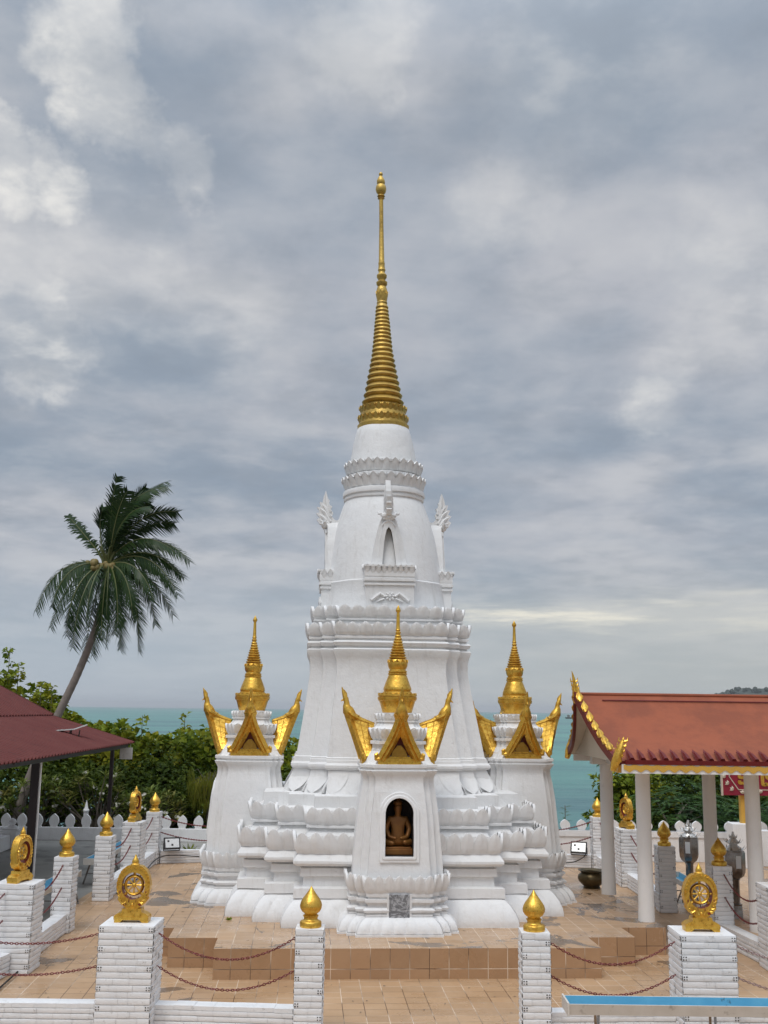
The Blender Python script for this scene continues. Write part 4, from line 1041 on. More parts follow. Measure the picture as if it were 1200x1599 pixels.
def floodlight(x, y, z, rz, label):
    t = thing('floodlight', label, 'floodlight', (x, y, z), rz, 'floodlights aimed at the stupa')
    tilt = Matrix.Rotation(radians(-28), 4, 'X')
    b = MB(); b.X = Matrix.Translation((0, 0, .20)) @ tilt; b.use('black')
    b.box((0, .03, 0), (.42, .06, .30)); b.box((0, -.005, .135), (.42, .03, .03)); b.box((0, -.005, -.135), (.42, .03, .03)); b.box((.195, -.005, 0), (.03, .03, .24)); b.box((-.195, -.005, 0), (.03, .03, .24))
    for i in range(7): b.box((-.18 + i * .06, .075, 0), (.012, .04, .26))
    b.obj('housing', t, bevel=.004)
    b = MB(); b.X = Matrix.Translation((0, 0, .20)) @ tilt; b.use('led'); b.box((0, -.006, 0), (.355, .01, .235)); b.use('black')
    for i in range(3):
        for j in range(2): b.box((-.10 + .10 * i, -.012, -.05 + .1 * j), (.05, .004, .05)) if (i + j) % 3 == 1 else None
    b.obj('lens', t, smooth=False)
    b = MB().use('black'); b.bar((-.21, .04, .20), (-.21, .04, .02), .02, .03); b.bar((.21, .04, .20), (.21, .04, .02), .02, .03); b.bar((-.21, .04, .01), (.21, .04, .01), .03, .02); b.obj('bracket', t)
floodlight(-5.38, 28.55, .325, radians(22), 'black floodlight with white lens on the back left low wall')
floodlight(5.22, 28.82, .325, radians(-18), 'black floodlight with white lens on the back right low wall')

# bronze bowl
b = MB().use('bronze')
b.lathe([(.17, 0), (.18, .015), (.16, .035), (.20, .07), (.26, .13), (.285, .19), (.27, .25), (.225, .29), (.215, .31), (.25, .335), (.275, .345), (.275, .355), (.245, .352), (.20, .315), (.21, .28), (.25, .2), (.20, .09), (.0, .06)], 32, capt=False)
o = b.obj('bronze_bowl', None, 50); o.location = (4.40, 22.9, .44); tag(o, 'dark bronze bowl with flared rim on the plinth by the right shrine', 'bowl')

# steel lotus lanterns
def lantern():
    t = thing('steel_lantern', 'x', 'lantern', group='stainless steel lotus lanterns')
    b = MB().use('steel')
    b.prism([(.19 * cos(2 * pi * k / 6), .19 * sin(2 * pi * k / 6)) for k in range(6)], 'z', 0, .03)
    b.lathe([(.14, .03), (.13, .06), (.12, .28), (.115, .30), (.125, .33), (.08, .34)], 6, capb=False); b.obj('foot', t, 20)
    b = MB().use('steel'); b.lathe([(.08, .30), (.085, .45), (.085, .76), (.10, .80), (.09, .82)], 8); b.obj('stem', t, 20)
    b = MB().use('steel'); b.lathe([(.05, .80), (.12, .815), (.175, .86), (.205, .93), (.215, 1.02), (.215, 1.30), (.20, 1.34), (.10, 1.35)], 8); b.obj('body', t, 20)
    for k in range(8):
        th = 2 * pi * (k + .5) / 8; r = .2005
        if k % 2: b = MB().use('glass'); b.box((r * cos(th), r * sin(th), 1.14), (.012, .10, .24), th); b.obj('pane', t, smooth=False)
    b = MB().use('led')  # paler than the steel body: bright highlights on the petals put into the colour
    for z, r, k, l in ((1.34, .17, 8, .12), (1.47, .11, 8, .10), (1.56, .05, 6, .05)):
        b.lathe([(r, z), (r * .9, z + .05), (r * .5, z + .10), (r * .4, z + .14)], 10)
        for i in range(k):
            th = 2 * pi * i / k + z; c, s_ = cos(th), sin(th)
            rows = [[(c * (r * .8 + l * v) - s_ * u * .045 * (1 - v * v), s_ * (r * .8 + l * v) + c * u * .045 * (1 - v * v), z + .05 - .035 * sin(pi * v) + .05 * v * v - .01 * abs(u)) for u in (-1, 0, 1)] for v in (0, .3, .6, .85, 1)]
            b.grid(rows)
    b.sphere((0, 0, 1.60), .035, 8, 6); b.obj('lotus_top', t, 40)
    return t
l1 = lantern(); l1.location = (6.78, 24.1, 0); l1['label'] = 'steel lantern with lotus petal top, the left one of the two under the pavilion'
l2 = copy_tree(l1); l2.location = (7.05, 21.9, 0); l2.rotation_euler = (0, 0, .5); l2['label'] = 'steel lantern with lotus petal top, the right one, behind a slim brick post'

# ================================================================== RIGHT PAVILION
pv = thing('open_pavilion', 'open pavilion with terracotta roof, white columns and gold gable trim on the right', 'pavilion', (6.5, 20.5, 0))
PX, PY = 6.5, 20.5
for i, (x, y, z0) in enumerate(((4.60, 22.15, .44), (4.68, 19.42, .44), (6.58, 21.8, 0), (6.60, 19.35, .3), (8.7, 21.8, 0), (8.7, 19.35, .3), (10.9, 21.8, 0), (10.9, 19.35, .3))):
    b = MB().use('column'); b.lathe([(.145, z0), (.138, z0 + .3), (.13, 1.6), (.128, 3.02)], 22, (x - PX, y - PY)); b.jitter(.004, 3); b.obj('column', pv, 40)
# beams
b = MB().use('column')
for y in (19.30, 21.9): b.box((8.05 - PX, y - PY, 3.10), (7.6, .26, .24))
for x in (4.6, 6.6, 8.7, 10.9): b.box((x - PX, 20.6 - PY, 3.105), (.16, 2.4, .20))
b.obj('beam', pv, smooth=False)
X0, X1 = 3.98, 11.9
def rp(t):    # roof curve from ridge (t=0) to eave (t=1): y offset from ridge, z
    return 2.25 * t, 4.34 - 1.14 * t + .0 - .17 * sin(pi * t) * 1.0
def roof_side(sg):
    b = MB().use('roof'); rows = []
    for k in range(11):
        t = k / 10; dy, z = rp(t); xo = X0 - .24 * (1 - t) ** 1.6
        rows.append([(x - PX, 20.6 + sg * dy - PY, z) for x in (xo, 5, 7, 9, 11, X1)])
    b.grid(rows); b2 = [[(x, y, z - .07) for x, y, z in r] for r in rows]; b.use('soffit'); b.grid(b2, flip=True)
    b.use('maroon'); b.grid([rows[-1], b2[-1]])
    b.use('column'); b.grid([[r[0] for r in rows], [r[0] for r in b2]])
    return b.obj('roof', pv, 30, fixn=False)
rf = roof_side(-1); roof_side(1)
b = MB().use('roof'); b.tube([(3.70 - PX, 20.6 - PY, 4.345), (X1 - PX, 20.6 - PY, 4.345)], .035, 8); b.use('maroon')
b.tube([(4.2 - PX, 20.42 - PY, 4.235), (X1 - PX, 20.42 - PY, 4.235)], .012, 4); b.obj('ridge_cap', rf)
# eave fascia: white board with a wavy gold band, maroon edge and row of spear tiles
for sg in (-1, 1):
    b = MB(); yb = 20.6 + sg * 2.27 - PY; b.use('column')
    b.box(((X0 + .06 + X1) / 2 - PX, yb, 3.075), (X1 - X0 - .12, .05, .15)); b.obj('fascia', pv, smooth=False)
    b = MB().use('yellow'); n = int((X1 - X0) / .19) ; up = []; dn = []
    for k in range(n * 6 + 1):
        x = X0 + .12 + k * .19 / 6 - PX; ph = k / 6
        up.append((x, 3.135 + .010 * cos(2 * pi * ph))); dn.append((x, 3.045 + .024 * cos(2 * pi * ph)))
    yy = yb + sg * .027
    b.grid([[(x, yy + sg * .012, z) for x, z in up], [(x, yy + sg * .012, z) for x, z in dn]]); b.grid([[(x, yy + sg * .012, z) for x, z in dn], [(x, yy - sg * .01, z) for x, z in dn]])
    b.obj('gold_wave_band', pv, fixn=True)
    b = MB().use('maroon'); b.box(((X0 + .1 + X1) / 2 - PX, yb + sg * .01, 3.185), (X1 - X0 - .2, .07, .075))
    x = X0 + .27
    while x < X1 - .1:
        dyA, zA = rp(.80); dyB, zB = rp(1.0); y0 = 20.6 + sg * (dyB + .02) - PY; y1 = 20.6 + sg * dyA - PY
        xx = x - PX
        b.poly([(xx - .065, y0, zB + .01), (xx + .065, y0, zB + .01), (xx + .05, (y0 * .55 + y1 * .45), (zB * .55 + zA * .45) + .055), (xx, y1, zA + .075), (xx - .05, (y0 * .55 + y1 * .45), (zB * .55 + zA * .45) + .055)])
        b.poly([(xx - .045, y0, zB - .03), (xx - .045, y0, zB + .01), (xx, y0 - sg * -.05, zB + .05), (xx + .045, y0, zB + .01), (xx + .045, y0, zB - .03)])
        b.tube([(xx, y0 + sg * .01, zB + .02), (xx, (y0 + y1) / 2, (zA + zB) / 2 + .05), (xx, y1, zA + .03)], [.05, .04, .004], 6)
        x += .192
    b.obj('spear_tile_edge', pv, 20)
# gable wall and barge boards with gold leaves
b = MB().use('soffit')
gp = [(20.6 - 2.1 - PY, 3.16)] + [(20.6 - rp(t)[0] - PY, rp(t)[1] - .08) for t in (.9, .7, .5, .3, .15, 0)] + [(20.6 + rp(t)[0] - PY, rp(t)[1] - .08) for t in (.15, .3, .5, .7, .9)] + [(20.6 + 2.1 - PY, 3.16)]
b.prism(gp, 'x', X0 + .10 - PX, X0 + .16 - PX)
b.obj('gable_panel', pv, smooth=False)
for sg in (-1, 1):
    bb = MB().use('maroon'); pts = []
    for k in range(13):
        t = k / 12; dy, z = rp(t); pts.append(Vector((X0 - .26 * (1 - t) ** 1.6 - PX - .01, 20.6 + sg * dy - PY, z + .0)))
    for p, q in zip(pts, pts[1:]): bb.bar(p, q + (q - p) * .1, .06, .15)
    bo = bb.obj('barge_board', pv, smooth=False)
    bb = MB().use('gold')
    for k in range(7):
        t = .10 + .78 * k / 6.5; dy, z = rp(t); dy2, z2 = rp(t + .02); tt = Vector((0, sg * (dy2 - dy), z2 - z)).normalized(); o = Vector((X0 - .26 * (1 - t) ** 1.6 - PX, 20.6 + sg * dy - PY, z + .09))
        bb.tube([o + tt * .12, o + tt * .04, o - tt * .05 + Vector((0, 0, .03)), o - tt * .13 + Vector((0, 0, .07))], [.02, .055, .05, .008], 8)
        for q in (-1, 1): bb.tube([o + tt * .06 + Vector((q * .04, 0, .01)), o + Vector((q * .055, 0, .03)), o - tt * .07 + Vector((q * .03, 0, .06))], [.012, .018, .005], 5)
    bb.jitter(.004, 15); bb.obj('gold_leaves', bo, 40)
    bb = MB().use('gold')   # upswept end ornament
    e = Vector((X0 - PX + .0, 20.6 + sg * 2.25 - PY, 3.10))
    pts = [e + Vector((-.05, 0, -.05)), e + Vector((-.01, sg * .04, .08)), e + Vector((.03, sg * .06, .22)), e + Vector((.09, sg * .05, .36)), e + Vector((.14, sg * .03, .50))]
    bb.tube(pts, [.05, .075, .07, .045, .008], 8)
    for k in range(5):
        o = pts[1].lerp(pts[4], k / 5); bb.tube([o, o + Vector((.09, 0, .02)), o + Vector((.10, 0, .08))], [.03, .02, .005], 5); bb.tube([o, o + Vector((-.06, 0, .02)), o + Vector((-.05, 0, .08))], [.025, .015, .005], 5)
    bb.obj('end_ornament', bo, 40)
b = MB().use('gold'); e = Vector((3.72 - PX, 20.6 - PY, 4.28))
pts = [e + Vector((.05, 0, -.10)), e + Vector((.03, 0, .05)), e + Vector((.01, 0, .18)), e + Vector((-.01, 0, .30)), e + Vector((-.035, 0, .42)), e + Vector((-.055, 0, .50))]
b.tube(pts, [.085, .085, .06, .035, .02, .005], 8)
for k in range(6):
    o = pts[0].lerp(pts[4], k / 6.5)
    for q in (-1, 1): b.tube([o, o + Vector((q * .06, 0, .01)), o + Vector((q * .07, 0, .08))], [.03 - .003 * k, .02, .004], 5)
    b.tube([o, o + Vector((0, -.07, .01)), o + Vector((0, -.07, .08))], [.03 - .003 * k, .02, .004], 5)
b.jitter(.004, 15); b.obj('roof_finial', pv, 40)
b = MB().use('yellow'); b.prism([(19.0 - PY, 3.0), (18.45 - PY, 3.0), (18.38 - PY, 3.14), (19.0 - PY, 3.40)], 'x', X0 + .05 - PX, X0 + .12 - PX); b.obj('bracket', pv)

# ================================================================== LEFT PAVILION
lp = thing('metal_roofed_shelter', 'open shelter with dark red corrugated metal roof on dark posts at the left edge', 'shelter', (-9, 25, 0))
def corr(P0, P1, Q0, Q1, name, m='metalroof', pitch=.25, amp=.04):
    """ribbed sheet: ribs run from P (eave) to Q (upper) edge"""
    P0, P1, Q0, Q1 = map(Vector, (P0, P1, Q0, Q1)); n = int((P1 - P0).length / pitch)
    nrm = (P1 - P0).cross(Q0 - P0).normalized()
    if nrm.z < 0: nrm = -nrm
    lo, hi = [], []
    for k in range(n + 1):
        for f, a in ((0, 0), (.30, 0), (.40, amp), (.60, amp), (.70, 0)):
            t = min(1, (k + f) / n); off = nrm * a
            lo.append(P0.lerp(P1, t) + off); hi.append(Q0.lerp(Q1, t) + off)
    b = MB().use(m); off = Vector((9, -25, 0))
    mid = [p.lerp(q, .5) for p, q in zip(lo, hi)]
    b.grid([[tuple(p + off) for p in r] for r in (lo, mid, hi)]); b.grid([[tuple(p + off - Vector((0, 0, .02))) for p in r] for r in (lo, mid, hi)], flip=True)
    b.grid([[tuple(p + off) for p in lo], [tuple(p + off - Vector((0, 0, .02))) for p in lo]])
    return b.obj(name, lp, smooth=False, fixn=False)
E0, E1 = (-6.70, 17.0, 2.95), (-7.30, 32.0, 2.95)
corr(E0, E1, (-9.25, 17.0, 3.70), (-9.85, 32.0, 3.70), 'lower_roof')
corr((-9.18, 17.0, 3.72), (-9.72, 31.9, 3.72), (-10.95, 17.0, 4.60), (-11.55, 32.0, 4.60), 'upper_roof')
b = MB().use('metalroof'); o_ = Vector((9, -25, 0))
b.bar(Vector((-7.30, 32.02, 2.955)) + o_, Vector((-9.85, 32.02, 3.705)) + o_, .05, .06); b.bar(Vector((-9.75, 32.02, 3.73)) + o_, Vector((-11.55, 32.02, 4.61)) + o_, .05, .06)
b.tube([Vector((-10.95, 17.0, 4.63)) + o_, Vector((-11.55, 32.0, 4.63)) + o_], .08, 8); b.obj('verge_trim', lp, smooth=False)
corr((-16.5, 17, 3.0), (-16.5, 32, 3.0), (-10.95, 17.0, 4.58), (-11.55, 32.0, 4.58), 'rear_roof')
for (x, y, r) in ((-7.28, 23.0, .085), (-7.43, 30.0, .045), (-15.8, 23, .085), (-15.8, 30, .085), (-7.1, 17.6, .085)):
    b = MB().use('pole'); b.box((x + 9, y - 25, 1.47), (2 * r, 2 * r, 2.96))
    if r > .08 and x > -10 : b.use('column'); b.box((x + 9 + r + .014, y - 25 - .02, 1.45), (.028, .05, 2.9))
    b.obj('post', lp, smooth=False)
b = MB().use('pole'); b.bar(Vector((-7.0, 17.0, 2.87)) + o_, Vector((-7.45, 31.8, 2.87)) + o_, .06, .12)
for y in range(18, 33, 3): b.bar(Vector((-6.9 - .04 * (y - 17), y, 2.90)) + o_, Vector((-9.6, y, 3.62)) + o_, .05, .08)
b.bar(Vector((-9.6, 17, 3.6)) + o_, Vector((-9.9, 31.8, 3.6)) + o_, .06, .10); b.obj('rafter_frame', lp, smooth=False)
t = thing('solar_panel', 'small silver panel on stub legs lying on the dark red metal roof', 'panel', (-8.15, 28.3, 3.22), .35)
b = MB().use('led'); b.X = Matrix.Rotation(radians(-4), 4, 'Y'); b.box((-.16, 0, .16), (.56, .34, .022)); b.X = Matrix.Translation((.12, 0, .16)) @ Matrix.Rotation(radians(-20), 4, 'Y'); b.box((.16, 0, .015), (.34, .28, .02)); b.obj('plate', t, smooth=False)
for x, y in ((-.25, -.12), (-.25, .12), (0, -.12), (.05, .12), (.24, -.1)):
    b = MB().use('black'); b.bar((x, y, .155), (x - .03, y, -.06), .028, .028); b.obj('leg', t)
b = MB().use('troughw'); b.box((-7.40, 31.5, 2.655), (.36, .03, .33)); b.tube([(-7.52, 31.5, 2.82), (-7.52, 31.5, 2.92)], .005, 4); b.tube([(-7.28, 31.5, 2.82), (-7.28, 31.5, 2.92)], .005, 4)
tag(b.obj('hanging_board', smooth=False), 'blank pale board hanging under the corner of the dark red metal roof', 'board')

# ================================================================== PERIMETER WALLS
def merlon_outline(w_, h):
    pts = [(-w_ * .40, 0), (-w_ * .34, h * .12), (-w_ * .5, h * .34), (-w_ * .5, h * .55), (-w_ * .40, h * .75), (-w_ * .18, h * .92), (0, h), (w_ * .18, h * .92), (w_ * .40, h * .75), (w_ * .5, h * .55), (w_ * .5, h * .34), (w_ * .34, h * .12), (w_ * .40, 0)]
    return pts
def perimeter(a, c, H, mh, mw, sp, label, coping=True, start=.2):
    a = Vector((*a, 0)); c = Vector((*c, 0)); L_ = (c - a).length; rz = math.atan2(c.y - a.y, c.x - a.x)
    t = thing('boundary_wall', label, 'wall', tuple(a), rz)
    b = MB().use('white'); b.box((L_ / 2, 0, H / 2), (L_, .16, H)); 
    if coping: b.box((L_ / 2, 0, H - .08), (L_, .22, .16)); b.box((L_ / 2, 0, H - .175), (L_, .19, .02))
    b.obj('wall', t, bevel=.006)
    b = MB().use('white'); b.prism(merlon_outline(mw, mh), 'y', -.045, .045); me = b.mesh('merlon', 30)
    x = start
    while x < L_: add('merlon', me, t, (x, 0, H - .004)); x += sp
perimeter((-13.5, 33.3), (-3.0, 33.3), .37, .40, .28, .487, 'low white wall topped with pointed merlons in front of the hedge on the left', coping=False)
perimeter((2.2, 30.35), (15.5, 30.35), .80, .29, .27, .455, 'white wall topped with pointed merlons behind the pavilion on the right')
# gate post at far left and thin finial behind the wall
t = thing('gate_post', 'white moulded gate post with a ball on top at the left of the merlon wall', 'post', (-10.45, 31.2, 0))
b = MB().use('white'); b.box((0, 0, .25), (.40, .40, .5)); b.box((0, 0, .51), (.50, .50, .05)); b.box((0, 0, .555), (.44, .44, .04)); b.obj('pillar', t, bevel=.01)
b = MB().use('white'); b.lathe([(.15, .57), (.12, .62), (.07, .64), (.10, .68), (.12, .73), (.09, .79), (.02, .83)], 16); b.obj('finial', t)
b = MB().use('white'); b.box((-12.2, 29.8, .20), (3.6, 2.4, .40)); tag(b.obj('white_terrace_block', bevel=.02), 'low white terrace block below the gate post at the left edge', 'block')
t = thing('spirit_post', 'thin grey pointed post finial among the frangipani behind the merlon wall', 'post', (-9.1, 33.9, -.1))
b = MB().use('white'); b.box((0, 0, .45), (.12, .12, .9)); b.obj('shaft', t); b = MB().use('white'); b.lathe([(.09, .88), (.10, .92), (.06, .98), (.04, 1.08), (.005, 1.22)], 10); b.obj('finial', t)

# white pier with yellow pole and red sign
t = thing('sign_pier', 'white masonry pier carrying a yellow pole by the right edge', 'pier', (9.75, 29.4, 0))
b = MB().use('white'); b.box((0, 0, .57), (.72, .55, 1.14)); b.obj('pier', t, bevel=.012)
b = MB().use('yellow'); b.box((.02, 0, 1.9), (.17, .17, 1.55)); b.obj('pole', t, bevel=.01)
b = MB().use('white'); b.box((.62, .25, .47), (.3, .3, .94)); tag(b.obj('short_pier', bevel=.02), 'short white pier with rounded corners right of the sign pier', 'pier'); bpy.data.objects['short_pier'].location = (9.75, 29.4, 0)
t = thing('red_signboard', 'red signboard with gold lettering and leaf border on the yellow pole', 'sign', (9.2, 29.25, 1.87))
b = MB().use('signred'); b.box((1.6, 0, .45), (3.2, .06, .90)); b.obj('board', t, bevel=.005)
b = MB().use('soffit'); b.box((-.02, 0, .45), (.04, .08, .92))
pts = [(.30, .9), (.26, .62), (.17, .50), (.41, .15), (2.6, .15), (2.84, .5), (2.7, .9)]
for p, q in zip(pts, pts[1:]): b.bar((p[0], -.037, p[1]), (q[0], -.037, q[1]), .02, .022)
b.obj('border_line', t, smooth=False)
b = MB().use('gold')
b.cur = 0; b.use('soffit')
def leaf3(x, z, a):
    for da in (-.7, 0, .7): b.tube([(x, -.035, z), (x + .05 * cos(a + da), -.05, z + .05 * sin(a + da)), (x + .10 * cos(a + da), -.035, z + .10 * sin(a + da))], [.02, .03, .004], 6)
for x, z in ((.07, .48), (.15, .30), (.27, .15), (.52, .05), (1.0, .07), (1.4, .07), (1.8, .07), (2.2, .07)): leaf3(x, z, radians(150 if x < .5 else 100))
b.obj('leaf_border', t, 50)
for ch, x, z, s_ in (('ะ', .40, .27, .52), ('เ', .98, .27, .60), ('ร', 1.12, .27, .60), ('า', 1.55, .27, .60)):
    cu = bpy.data.curves.new('lettering', 'FONT'); cu.body = ch; cu.size = s_; cu.extrude = .014; cu.offset = .018
    o = bpy.data.objects.new('lettering', cu); COL.objects.link(o); o.rotation_euler = (pi / 2, 0, 0)
    bpy.context.view_layer.update(); dg = bpy.context.evaluated_depsgraph_get(); me = bpy.data.meshes.new_from_object(o.evaluated_get(dg))
    bpy.data.objects.remove(o); o = bpy.data.objects.new('lettering', me); COL.objects.link(o); me.materials.clear(); me.materials.append(M['gold'])
    o.parent = t; o.location = (x, -.045, z); o.rotation_euler = (pi / 2, 0, 0)

# ================================================================== VEGETATION
def leaf(b, p, d, nrm, l, w_, fold=.25):
    """one leaf: pointed blade of four triangles folded on its midrib"""
    s_ = d.cross(nrm).normalized(); n = s_.cross(d)
    m1 = p + d * l * .5; tip = p + d * l - n * l * .12
    a = m1 + s_ * w_ / 2 + n * w_ * fold; c = m1 - s_ * w_ / 2 + n * w_ * fold
    i = [b.pt(q) for q in (p, a, tip, c, m1)]
    b.face((i[0], i[1], i[4])); b.face((i[4], i[1], i[2])); b.face((i[0], i[4], i[3])); b.face((i[4], i[2], i[3]))
def rv(): 
    while True:
        v = Vector((random.uniform(-1, 1), random.uniform(-1, 1), random.uniform(-1, 1)))
        if .05 < v.length < 1: return v
def crown_mesh(rx, ry, rz, nclump, per, ll, lw, m, droop=0.3, clr=.32, seed=1, name='crown', shell=.55):
    random.seed(seed); b = MB().use(m); tips = []
    for k in range(nclump):
        v = rv(); v = v.normalized() * (shell + (1 - shell) * random.random()) * (1 + .22 * noise.noise(v.normalized() * 2.3 + Vector((seed, 0, 0))))
        if v.z < -.75: v.z *= .6
        c = Vector((v.x * rx, v.y * ry, v.z * rz)); tips.append(c)
        up = (c.normalized() * .6 + Vector((0, 0, .8))).normalized()
        cr = clr * random.uniform(.7, 1.3)
        for j in range(per):
            q = rv() * cr; q.z *= .7
            d = (q.normalized() + up * .35 - Vector((0, 0, droop))).normalized(); nn = (up + rv() * .6).normalized()
            if abs(d.dot(nn)) > .95: continue
            leaf(b, c + q, d, nn, ll * random.uniform(.7, 1.2), lw * random.uniform(.8, 1.2))
    return b.mesh(name, smooth=False, fixn=False), tips
def trunk_mesh(h, r, tips, seed, name='trunk', m='twig', rz=1):
    random.seed(seed + 50); b = MB().use(m)
    b.tube([(0, 0, -.6), (.03, .02, h * .3), (-.04, .03, h * .62), (0, 0, h)], [r * 1.3, r, r * .8, r * .6], 8)
    for k in range(9):
        tp = random.choice(tips) * .85 + Vector((0, 0, h)); z0 = h * random.uniform(.45, 1.0)
        md = Vector((tp.x * .45, tp.y * .45, (z0 + tp.z) / 2 + .1)); b.tube([(0, 0, z0), md, tp], [r * .5, r * .3, r * .08], 5)
    return b.mesh(name, 40)
def tree(x, y, z, label, cm, tm, h, rot, sc, group='trees behind the walls', cat='tree', name='broadleaf_tree'):
    t = thing(name, label, cat, (x, y, z), rot, group); t.scale = (sc, sc, sc)
    add('trunk', tm, t); add('crown', cm, t, (0, 0, h)); return t
ca = [crown_mesh(1.9, 1.7, 1.5, 120, 26, .28, .24, 'leafa', clr=.29, seed=s_) for s_ in (3, 9)]
ta = [trunk_mesh(2.4, .14, c[1], s_) for s_, c in enumerate(ca)]
cb = [crown_mesh(2.2, 2.0, 1.7, 240, 16, .22, .12, 'leafb', clr=.38, seed=s_) for s_ in (14, 25)]
tb = [trunk_mesh(2.6, .16, c[1], s_ + 5) for s_, c in enumerate(cb)]
def base_z(y):
    pts = [(30, -.02), (34.6, -.05), (38, -1.9), (45, -5.5), (60, -12)]
    for (a, za), (c, zc) in zip(pts, pts[1:]):
        if a <= y <= c: return za + (zc - za) * (y - a) / (c - a)
    return 0
def place(kind, i, x, y, top, label, sc=1.0, rot=0):
    c, t_, rz, h = ((ca[i], ta[i], 1.5, 2.4), (cb[i], tb[i], 1.7, 2.6))[kind]
    zg = base_z(y); need = top - zg                    # total height wanted
    H0 = h + rz
    o = tree(x, y, top - H0 * sc, label, c[0], t_, h, rot, sc)
    if top - H0 * sc > zg + .1:                        # carry the trunk down to the slope
        random.seed(int(x * 10)); b = MB().use('twig'); dz = (top - H0 * sc - zg) / sc
        b.tube([(.1, 0, -dz - .5), (.02, 0, -dz * .4), (0, 0, .1)], [.24, .2, .16], 8); b.obj('lower_trunk', o)
    return o
L_TREES = [
 (0, 0, -13.6, 37.5, 5.15, 'broad leaved tree rising above the dark red metal roof at the left edge', 1.0, 0),
 (1, 0, -14.6, 36.5, 3.6, 'dark leafy tree behind the metal roofed shelter at the left edge', 1.1, 1),
 (0, 1, -12.2, 38.5, 4.2, 'bright green tree beside the palm trunk, just above the roof slope', .95, 2),
 (0, 0, -10.9, 39.5, 3.55, 'bright green tree poking over the far end of the metal roof', .95, 4),
 (1, 1, -11.8, 36.0, 2.3, 'dark green tree behind the frangipani, near the palm trunk', .95, 3),
 (0, 1, -9.1, 39.0, 3.25, 'yellow green tree crown left of centre in the hedge, against the sea', .95, 5),
 (1, 0, -9.4, 36.8, 2.35, 'dark green tree behind the middle of the frangipani', .9, 2.2),
 (0, 0, -7.5, 39.5, 3.20, 'yellow green tree crown right of the hanging board, against the sea', 1.0, .7),
 (1, 1, -7.3, 37.2, 2.45, 'dark green tree above the two farthest left posts', .95, 5.1),
 (0, 1, -6.0, 38.5, 3.30, 'leafy tree touching the gold bird gable of the left shrine', .92, 1.4),
 (1, 0, -5.4, 36.6, 2.2, 'dark green tree right behind the left shrine', .9, .3),
 (0, 0, -4.2, 39.5, 3.05, 'leafy tree seen in the gap between the left shrine and the stupa', .9, 3.3),
 (1, 1, -3.4, 36.5, 1.9, 'dark green tree low in the gap between the left shrine and the stupa', .85, 3.9)]
for kd, i, x, y, top, lab, sc, rot in L_TREES: place(kd, i, x, y, top, lab, sc, rot)
# single tall shoots against the sky at left
def shoot(x, y, z0, z1, label):
    b = MB().use('leafa'); random.seed(int(abs(x) * 7))
    for k in range(int((z1 - z0) * 34)):
        z = z0 + (z1 - z0) * random.random() ** .8; th = random.uniform(0, 6.28); d = Vector((cos(th), sin(th), random.uniform(-.5, .7))).normalized(); w2 = .16 * (1 - (z - z0) / (z1 - z0)) + .05
        leaf(b, Vector((x + .05 * sin(z * 4), y, z)) + d * random.uniform(0, w2), d, (Vector((0, -.6, 1)) + rv() * .8).normalized(), random.uniform(.16, .24), random.uniform(.14, .2))
    b.use('twig'); b.tube([(x, y, z0 - 1.0), (x, y, z1)], [.02, .008], 5)
    tag(b.obj('leafy_shoot', smooth=False, fixn=False), label, 'shoot', 'leafy shoots over the roof')
shoot(-13.1, 37.5, 4.6, 6.0, 'leafy shoot touching the left edge above the dark red roof')
shoot(-12.65, 37.2, 4.4, 5.45, 'narrow leafy shoot standing alone above the dark red roof slope')
shoot(-11.75, 37.0, 4.1, 4.75, 'leafy shoot nearest the palm trunk above the roof')
shoot(-11.4, 37.1, 4.0, 4.65, 'leafy shoot right beside the palm trunk, the lower of the pair')
shoot(-7.0, 38.4, 3.2, 3.75, 'leafy shoot against the sea left of the left shrine')
shoot(-8.6, 38.8, 3.2, 3.7, 'leafy shoot against the sea right of the metal roof corner')
# frangipani bushes: long leaves in whorls on bare forked stems
def frangipani(x, y, w_, h, seed, label):
    random.seed(seed); t = thing('frangipani_shrub', label, 'shrub', (x, y, -.1), 0, 'frangipani shrubs behind the left wall')
    st_ = MB().use('twig'); lf = MB().use('leafc'); fl = MB().use('flower')
    for k in range(46):
        ex, ey = random.uniform(-w_, w_), random.uniform(-.8, .8); ez = h * (1 - .35 * (ex / w_) ** 2) * random.uniform(.45, 1)
        md = Vector((ex * .5 + random.uniform(-.1, .1), ey * .5, ez * .5)); tp = Vector((ex, ey, ez))
        st_.tube([(random.uniform(-.3, .3), random.uniform(-.2, .2), -.1), md, tp], [.035, .025, .014], 5)
        for j in range(15):
            th = 2 * pi * j / 15 * 2.4; el = random.uniform(-.1, .9); d = Vector((cos(th) * cos(el), sin(th) * cos(el), sin(el)))
            leaf(lf, tp + Vector((0, 0, -.10 + .015 * j)), d, Vector((0, 0, 1)), random.uniform(.26, .42), .075, .15)
        if random.random() < .28:
            for j in range(5):
                c = tp + Vector((random.uniform(-.08, .08), random.uniform(-.12, -.02), .08 + random.uniform(0, .08)))
                for q in range(5):
                    th = 2 * pi * q / 5; leaf(fl, c, Vector((cos(th), -.4, sin(th))).normalized(), Vector((0, -1, .2)).normalized(), .05, .035, .1)
    st_.obj('stem', t, 40); lf.obj('leaves', t, smooth=False, fixn=False); fl.obj('blossoms', t, smooth=False, fixn=False)
frangipani(-10.9, 34.7, 1.3, 1.75, 4, 'frangipani shrub with white blossoms directly behind the dark shelter post')
frangipani(-9.0, 35.0, 1.4, 2.05, 5, 'frangipani shrub with white blossoms around the thin shelter post')
frangipani(-7.3, 34.9, 1.1, 1.45, 6, 'frangipani shrub with white blossoms behind the edge on wheel post at left')
